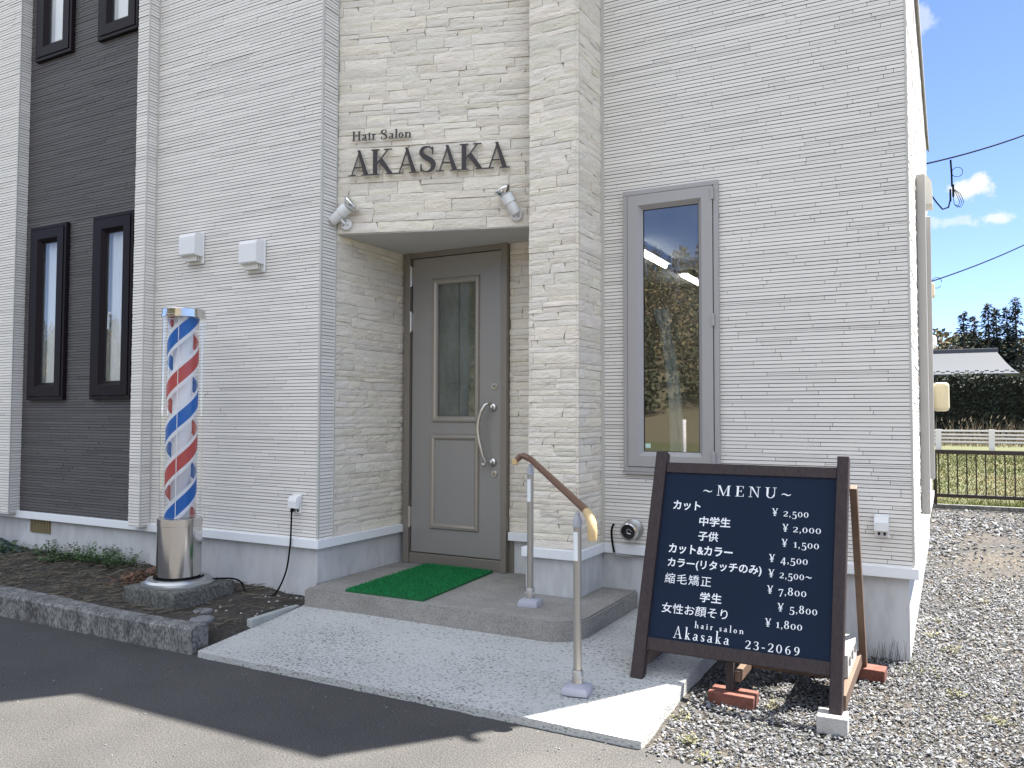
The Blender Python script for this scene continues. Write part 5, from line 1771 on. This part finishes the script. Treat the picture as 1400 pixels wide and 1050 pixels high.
for row, z in ((0, .10), (1, .18)):
    for k in range(28):
        x = -12 + k * .58 + (.29 if row else 0)
        t = z
        y = ey0 + (ry - ey0) * t; zz = ez + (rz - ez) * (.25 * t + .75 * t ** 1.4)
        mb.box(x, x + .24, y - .03, y + .03, zz, zz + .07)
mb.build('snow_guard', M['darkmetal'], rf)
for xa, xb in ((.15, .95), (1.95, 2.75)):
    mb = MB(); mb.box(xa - .06, xb + .06, 63.44, 63.499, 3.30, 4.05); wq = mb.build('window', M['ivory'], HB)
    mb = MB(); mb.box(xa, xb, 63.43, 63.438, 3.36, 3.99); mb.build('pane', M['rubber'], wq)

# trees beyond the house
def conifer(x, y, h, rad, seed, label, clear=.18, dens=1.0, cat='conifer tree', grp='conifers behind the house'):
    r = random.Random(seed)
    e = thing('conifer_tree', label, cat, (x, y, 0), grp)
    mb = MB(); mb.tube([(x, y, -.1), (x + .1, y, h * .5), (x, y, h * .97)], [h * .017, h * .012, .03], 8); mb.build('trunk', M['bark'], e, smooth=True)
    mb = MB()
    nl = int(h * 3.6)
    for k in range(nl):
        f = clear + (1 - clear) * (k / nl) ** .95
        z = h * f
        br = rad * (1 - (f - clear) / (1 - clear)) ** .75 * r.uniform(.65, 1.15) + .15
        nb = r.randint(5, 8)
        for q in range(nb):
            if r.random() < .15: continue
            a = r.uniform(0, 2 * PI)
            L = br * r.uniform(.55, 1.15)
            dr = r.uniform(.02, .38)
            m = int(max(4, L * 9 * dens))
            for t in range(m):
                u = (t + r.random()) / m
                p = Vector((x + math.cos(a) * L * u, y + math.sin(a) * L * u, z - dr * L * u + r.uniform(-.10, .10)))
                wv = .30 * (1 - u * .5)
                p += Vector((-math.sin(a), math.cos(a), 0)) * r.uniform(-wv, wv) * .8
                d1 = Vector((math.cos(a) + r.uniform(-.7, .7), math.sin(a) + r.uniform(-.7, .7), r.uniform(-.8, .15))).normalized()
                s_ = d1.cross(Vector((r.uniform(-.3, .3), r.uniform(-.3, .3), 1))).normalized()
                l_ = r.uniform(.25, .55); w_ = r.uniform(.07, .16)
                tn = r.uniform(.55, 1.5)
                mb.mesh([p, p + d1 * l_ * .5 - s_ * w_, p + d1 * l_, p + d1 * l_ * .5 + s_ * w_], [(0, 1, 2, 3)], (tn, tn, tn * r.uniform(.8, 1.1)))
    mb.build('crown', M['conifer'], e, tone=True)
tr = [(1.55, 96, 12.4, 1.5, 'conifer with a thin layered top at the left of the tall group', .30), (2.55, 99, 12.3, 1.5, 'slim conifer second from the left in the tall group', .3), (3.75, 96, 13.2, 2.2, 'dense dark conifer with a blunt crown in the tall group', .33), (4.6, 99, 13.0, 1.9, 'dark conifer in the middle of the tall group', .35), (5.45, 97, 12.8, 1.9, 'dark conifer just left of the tallest pointed one', .30), (6.15, 96, 13.6, 2.1, 'tallest pointed conifer, at the right of the dark group', .25),
      (-1.6, 112, 11.0, 2.2, 'small conifer farthest left beyond the roof, half behind the wall', .1), (-.2, 112, 10.6, 2.2, 'short conifer left of the tall group, first clear of the wall', .1), (.8, 110, 10.4, 2.1, 'short conifer just left of the thin layered one', .1), (9.7, 108, 11.6, 1.4, 'lone slim conifer standing among bare trees at the right', .2), (7.4, 103, 9.2, 2.0, 'lower conifer leaning against the right of the dark group', .12)]
for k, (x, y, h, rad, lb, cl) in enumerate(tr):
    conifer(x, y, h, rad, 60 + k, lb, cl)
def bare_tree(x, y, h, seed, label):
    r = random.Random(seed)
    e = thing('bare_tree', label, 'bare tree', (x, y, 0), 'bare trees behind the house')
    mt = MB(); mc = MB()
    mt.tube([(x, y, -.1), (x + r.uniform(-.2, .2), y, h * .35), (x + r.uniform(-.4, .4), y, h * .7)], [.16, .12, .06], 7)
    def grow(p, d, L, rad, lev):
        q = p + d * L
        (mc if lev > 1 else mt).tube([p, p.lerp(q, .5) + Vector((r.uniform(-.05, .05), r.uniform(-.05, .05), 0)) * L, q], [rad, rad * .8, rad * .55], 4 if lev > 1 else 6, cap=False, tone=r.uniform(.7, 1.3))
        if lev >= 4: return
        for k in range(4 if lev < 3 else 4):
            nd = (d + Vector((r.gauss(0, .55), r.gauss(0, .55), r.uniform(-.1, .5)))).normalized()
            grow(p.lerp(q, r.uniform(.4, 1)), nd, L * r.uniform(.55, .8), max(rad * .55, .012), lev + 1)
    for k in range(6):
        a = r.uniform(0, 2 * PI); z = h * r.uniform(.22, .6)
        grow(Vector((x, y, z)), Vector((math.cos(a) * .7, math.sin(a) * .7, r.uniform(.5, 1.1))).normalized(), h * r.uniform(.15, .25), .06, 1)
    mt.build('trunk', M['bark'], e)
    mc.build('crown', M['twig'], e)
for k, (x, y, h, lb) in enumerate([(8.3, 95, 9.6, 'bare grey tree just right of the dark conifers'), (9.6, 98, 10.2, 'tall bare tree at the right edge behind the slim conifer'), (11.0, 96, 9.6, 'bare tree with spreading twigs outermost at the right edge'), (7.5, 92, 6.6, 'low bare tree above the right end of the roof'), (8.9, 90, 5.6, 'short bare tree in front of the taller bare ones'), (1.0, 104, 7.0, 'low pale bare tree in front of the short conifers')]):
    bare_tree(x, y, h, 90 + k, lb)
# wooded slope far behind them
mb = MB()
def slope(r):
    x = r.uniform(-40, 50); y = r.uniform(135, 170)
    zt = 9.0 + 7.5 * (y - 135) / 35 + (1.5 if x < 5 else 0) + 2.0 * noise.noise(Vector((x * .08, y * .05, 0))) + 1.2 * noise.noise(Vector((x * .4, y * .4, 0)))
    p = Vector((x, y, zt * r.random() ** .35))
    return p, (1.6, 1.3, 1.1) if noise.noise(Vector((x * .12, y * .12, 9))) > -.1 else (.7, .9, .7)
r2 = random.Random(3)
for k in range(24000):
    p, tn = slope(r2)
    d = Vector((r2.gauss(0, 1), r2.gauss(0, 1), r2.gauss(0, 1))).normalized(); a = d.orthogonal().normalized(); b = d.cross(a); s_ = r2.uniform(.25, .6); q = r2.uniform(.6, 1.4)
    mb.mesh([p - a * s_, p + b * s_ * .6, p + a * s_, p - b * s_ * .6], [(0, 1, 2, 3)], tuple(c * q for c in tn))
kind(mb.build('far_wood', M['farwood'], tone=True), 'stuff')

# wood on the hill behind the yard (mirrored in the panes)
def hill_wood():
    q = np.random.RandomState(8)
    P, S, C = [], [], []
    for k in range(1250):
        x, y = q.uniform(-125, 0), q.uniform(-112, -44)
        z = hz(x, y); h = q.uniform(5, 10.5); rad = h * q.uniform(.13, .24)
        con = q.rand() < .5
        n = 330
        f = q.rand(n) ** 1.3; a = q.uniform(0, 2 * PI, n)
        rr = rad * (((1 - f) ** .8) if con else np.sin(PI * (.15 + .85 * f)) ** .6) * q.uniform(.2, 1.15, n)
        P.append(np.stack([x + rr * np.cos(a), y + rr * np.sin(a), z + h * (.08 + .92 * f)], 1))
        S.append(q.uniform(.09, .24, n))
        t = q.uniform(.5, 1.5, n) * q.uniform(.7, 1.3)
        C.append(t[:, None] * np.array((.8, 1.0, .8) if con else (1.9, 1.55, 1.3))[None])
    P, S, C = np.concatenate(P), np.concatenate(S), np.concatenate(C)
    n = len(P)
    u = q.normal(0, 1, (n, 3)); u /= np.linalg.norm(u, axis=1)[:, None]
    v = np.cross(u, q.normal(0, 1, (n, 3))); v /= np.linalg.norm(v, axis=1)[:, None]
    V = np.stack([P - u * S[:, None], P + v * S[:, None] * .6, P + u * S[:, None], P - v * S[:, None] * .6], 1)
    me = bpy.data.meshes.new('hill_wood')
    me.vertices.add(n * 4); me.vertices.foreach_set('co', V.astype(np.float32).ravel())
    me.loops.add(n * 4); me.loops.foreach_set('vertex_index', np.arange(n * 4, dtype=np.int32))
    me.polygons.add(n); me.polygons.foreach_set('loop_start', (np.arange(n) * 4).astype(np.int32)); me.polygons.foreach_set('loop_total', np.full(n, 4, dtype=np.int32))
    me.update(calc_edges=True)
    at = me.attributes.new('tone', 'FLOAT_COLOR', 'FACE')
    at.data.foreach_set('color', np.concatenate([C, np.ones((n, 1))], 1).astype(np.float32).ravel())
    me.materials.append(M['farwood'])
    o = bpy.data.objects.new('hill_wood', me); COL.objects.link(o)
    return o
kind(hill_wood(), 'stuff')

# ------------------------------------------------------------------ overhead cables
def catenary(a, b, sag, n=24):
    a, b = Vector(a), Vector(b)
    return [a.lerp(b, k / n) + Vector((0, 0, -sag * 4 * (k / n) * (1 - k / n))) for k in range(n + 1)]
SCB = thing('service_cable', 'black overhead cable with looped slack and clamps below the roof edge', 'cable', (-.17, 10.0, 4.28))
mb = MB(); mb.tube(catenary((-.17, 10.02, 4.14), (.868, 11.5, 4.75), .02) + catenary((.868, 11.5, 4.75), (9, 23.1, 10.2), .25)[1:], .009, 6); mb.build('span', M['cable'], SCB, smooth=True)
mb = MB()
mb.tube([(.070, 10.38, 4.25), (.078, 10.42, 4.10), (.080, 10.42, 3.95)], .010, 6)
mb.tube([(.080 + .055 * math.cos(t) + .055, 10.42, 4.11 + .055 * math.sin(t)) for t in [k * 2 * PI / 20 for k in range(21)]], .0035, 5)
for dx in (.0, .02, .04):
    mb.tube([(.085, 10.42, 3.93), (.12 + dx, 10.42, 3.86), (.155 + dx, 10.42, 3.76), (.13 + dx, 10.42, 3.70), (.10, 10.42, 3.74), (.085, 10.42, 3.88)], .0035, 5)
mb.tube([(.06, 10.42, 3.80), (.04, 10.36, 3.70), (-.02, 10.25, 3.66), (-.08, 10.12, 3.72), (-.165, 10.0, 3.84)], .008, 6)
mb.build('slack_loop', M['cable'], SCB, smooth=True)
mb = MB(); mb.bbox(.052, .072, 10.40, 10.44, 3.78, 3.92, .006); mb.bbox(.080, .102, 10.40, 10.44, 3.83, 3.97, .006); mb.build('connector', M['cable'], SCB)
SC2 = thing('telephone_cable', 'thin lower overhead cable with a small loop beside the side wall', 'cable', (-.17, 9.9, 2.9))
mb = MB(); mb.tube(catenary((-.165, 9.9, 2.79), (.842, 11.5, 3.403), .02) + catenary((.842, 11.5, 3.403), (9, 24.5, 8.5), .25)[1:], .007, 6); mb.build('span', M['cable'], SC2, smooth=True)
mb = MB(); mb.tube([(-.09 + .05 * math.cos(t), 10.05, 2.80 + .06 * math.sin(t)) for t in [k * 2 * PI / 20 for k in range(19)]], .003, 5); mb.build('slack_loop', M['cable'], SC2, smooth=True)

# white marker pole and leaning utility post across the yard (mirrored in the tall window)
e = thing('marker_pole', 'slender white marker pole across the yard, mirrored in the tall window', 'pole', (-4.6, -6.0, 0))
mb = MB(); mb.tube([(-4.6, -6.0, -.01), (-4.6, -6.0, 1.25)], .035, 12); mb.build('shaft', M['fence_white'], e, smooth=True)
mb = MB(); mb.tube([(-4.6, -6.0, .55), (-4.6, -6.0, .62)], .05, 12); mb.build('band', M['white_plastic'], e)
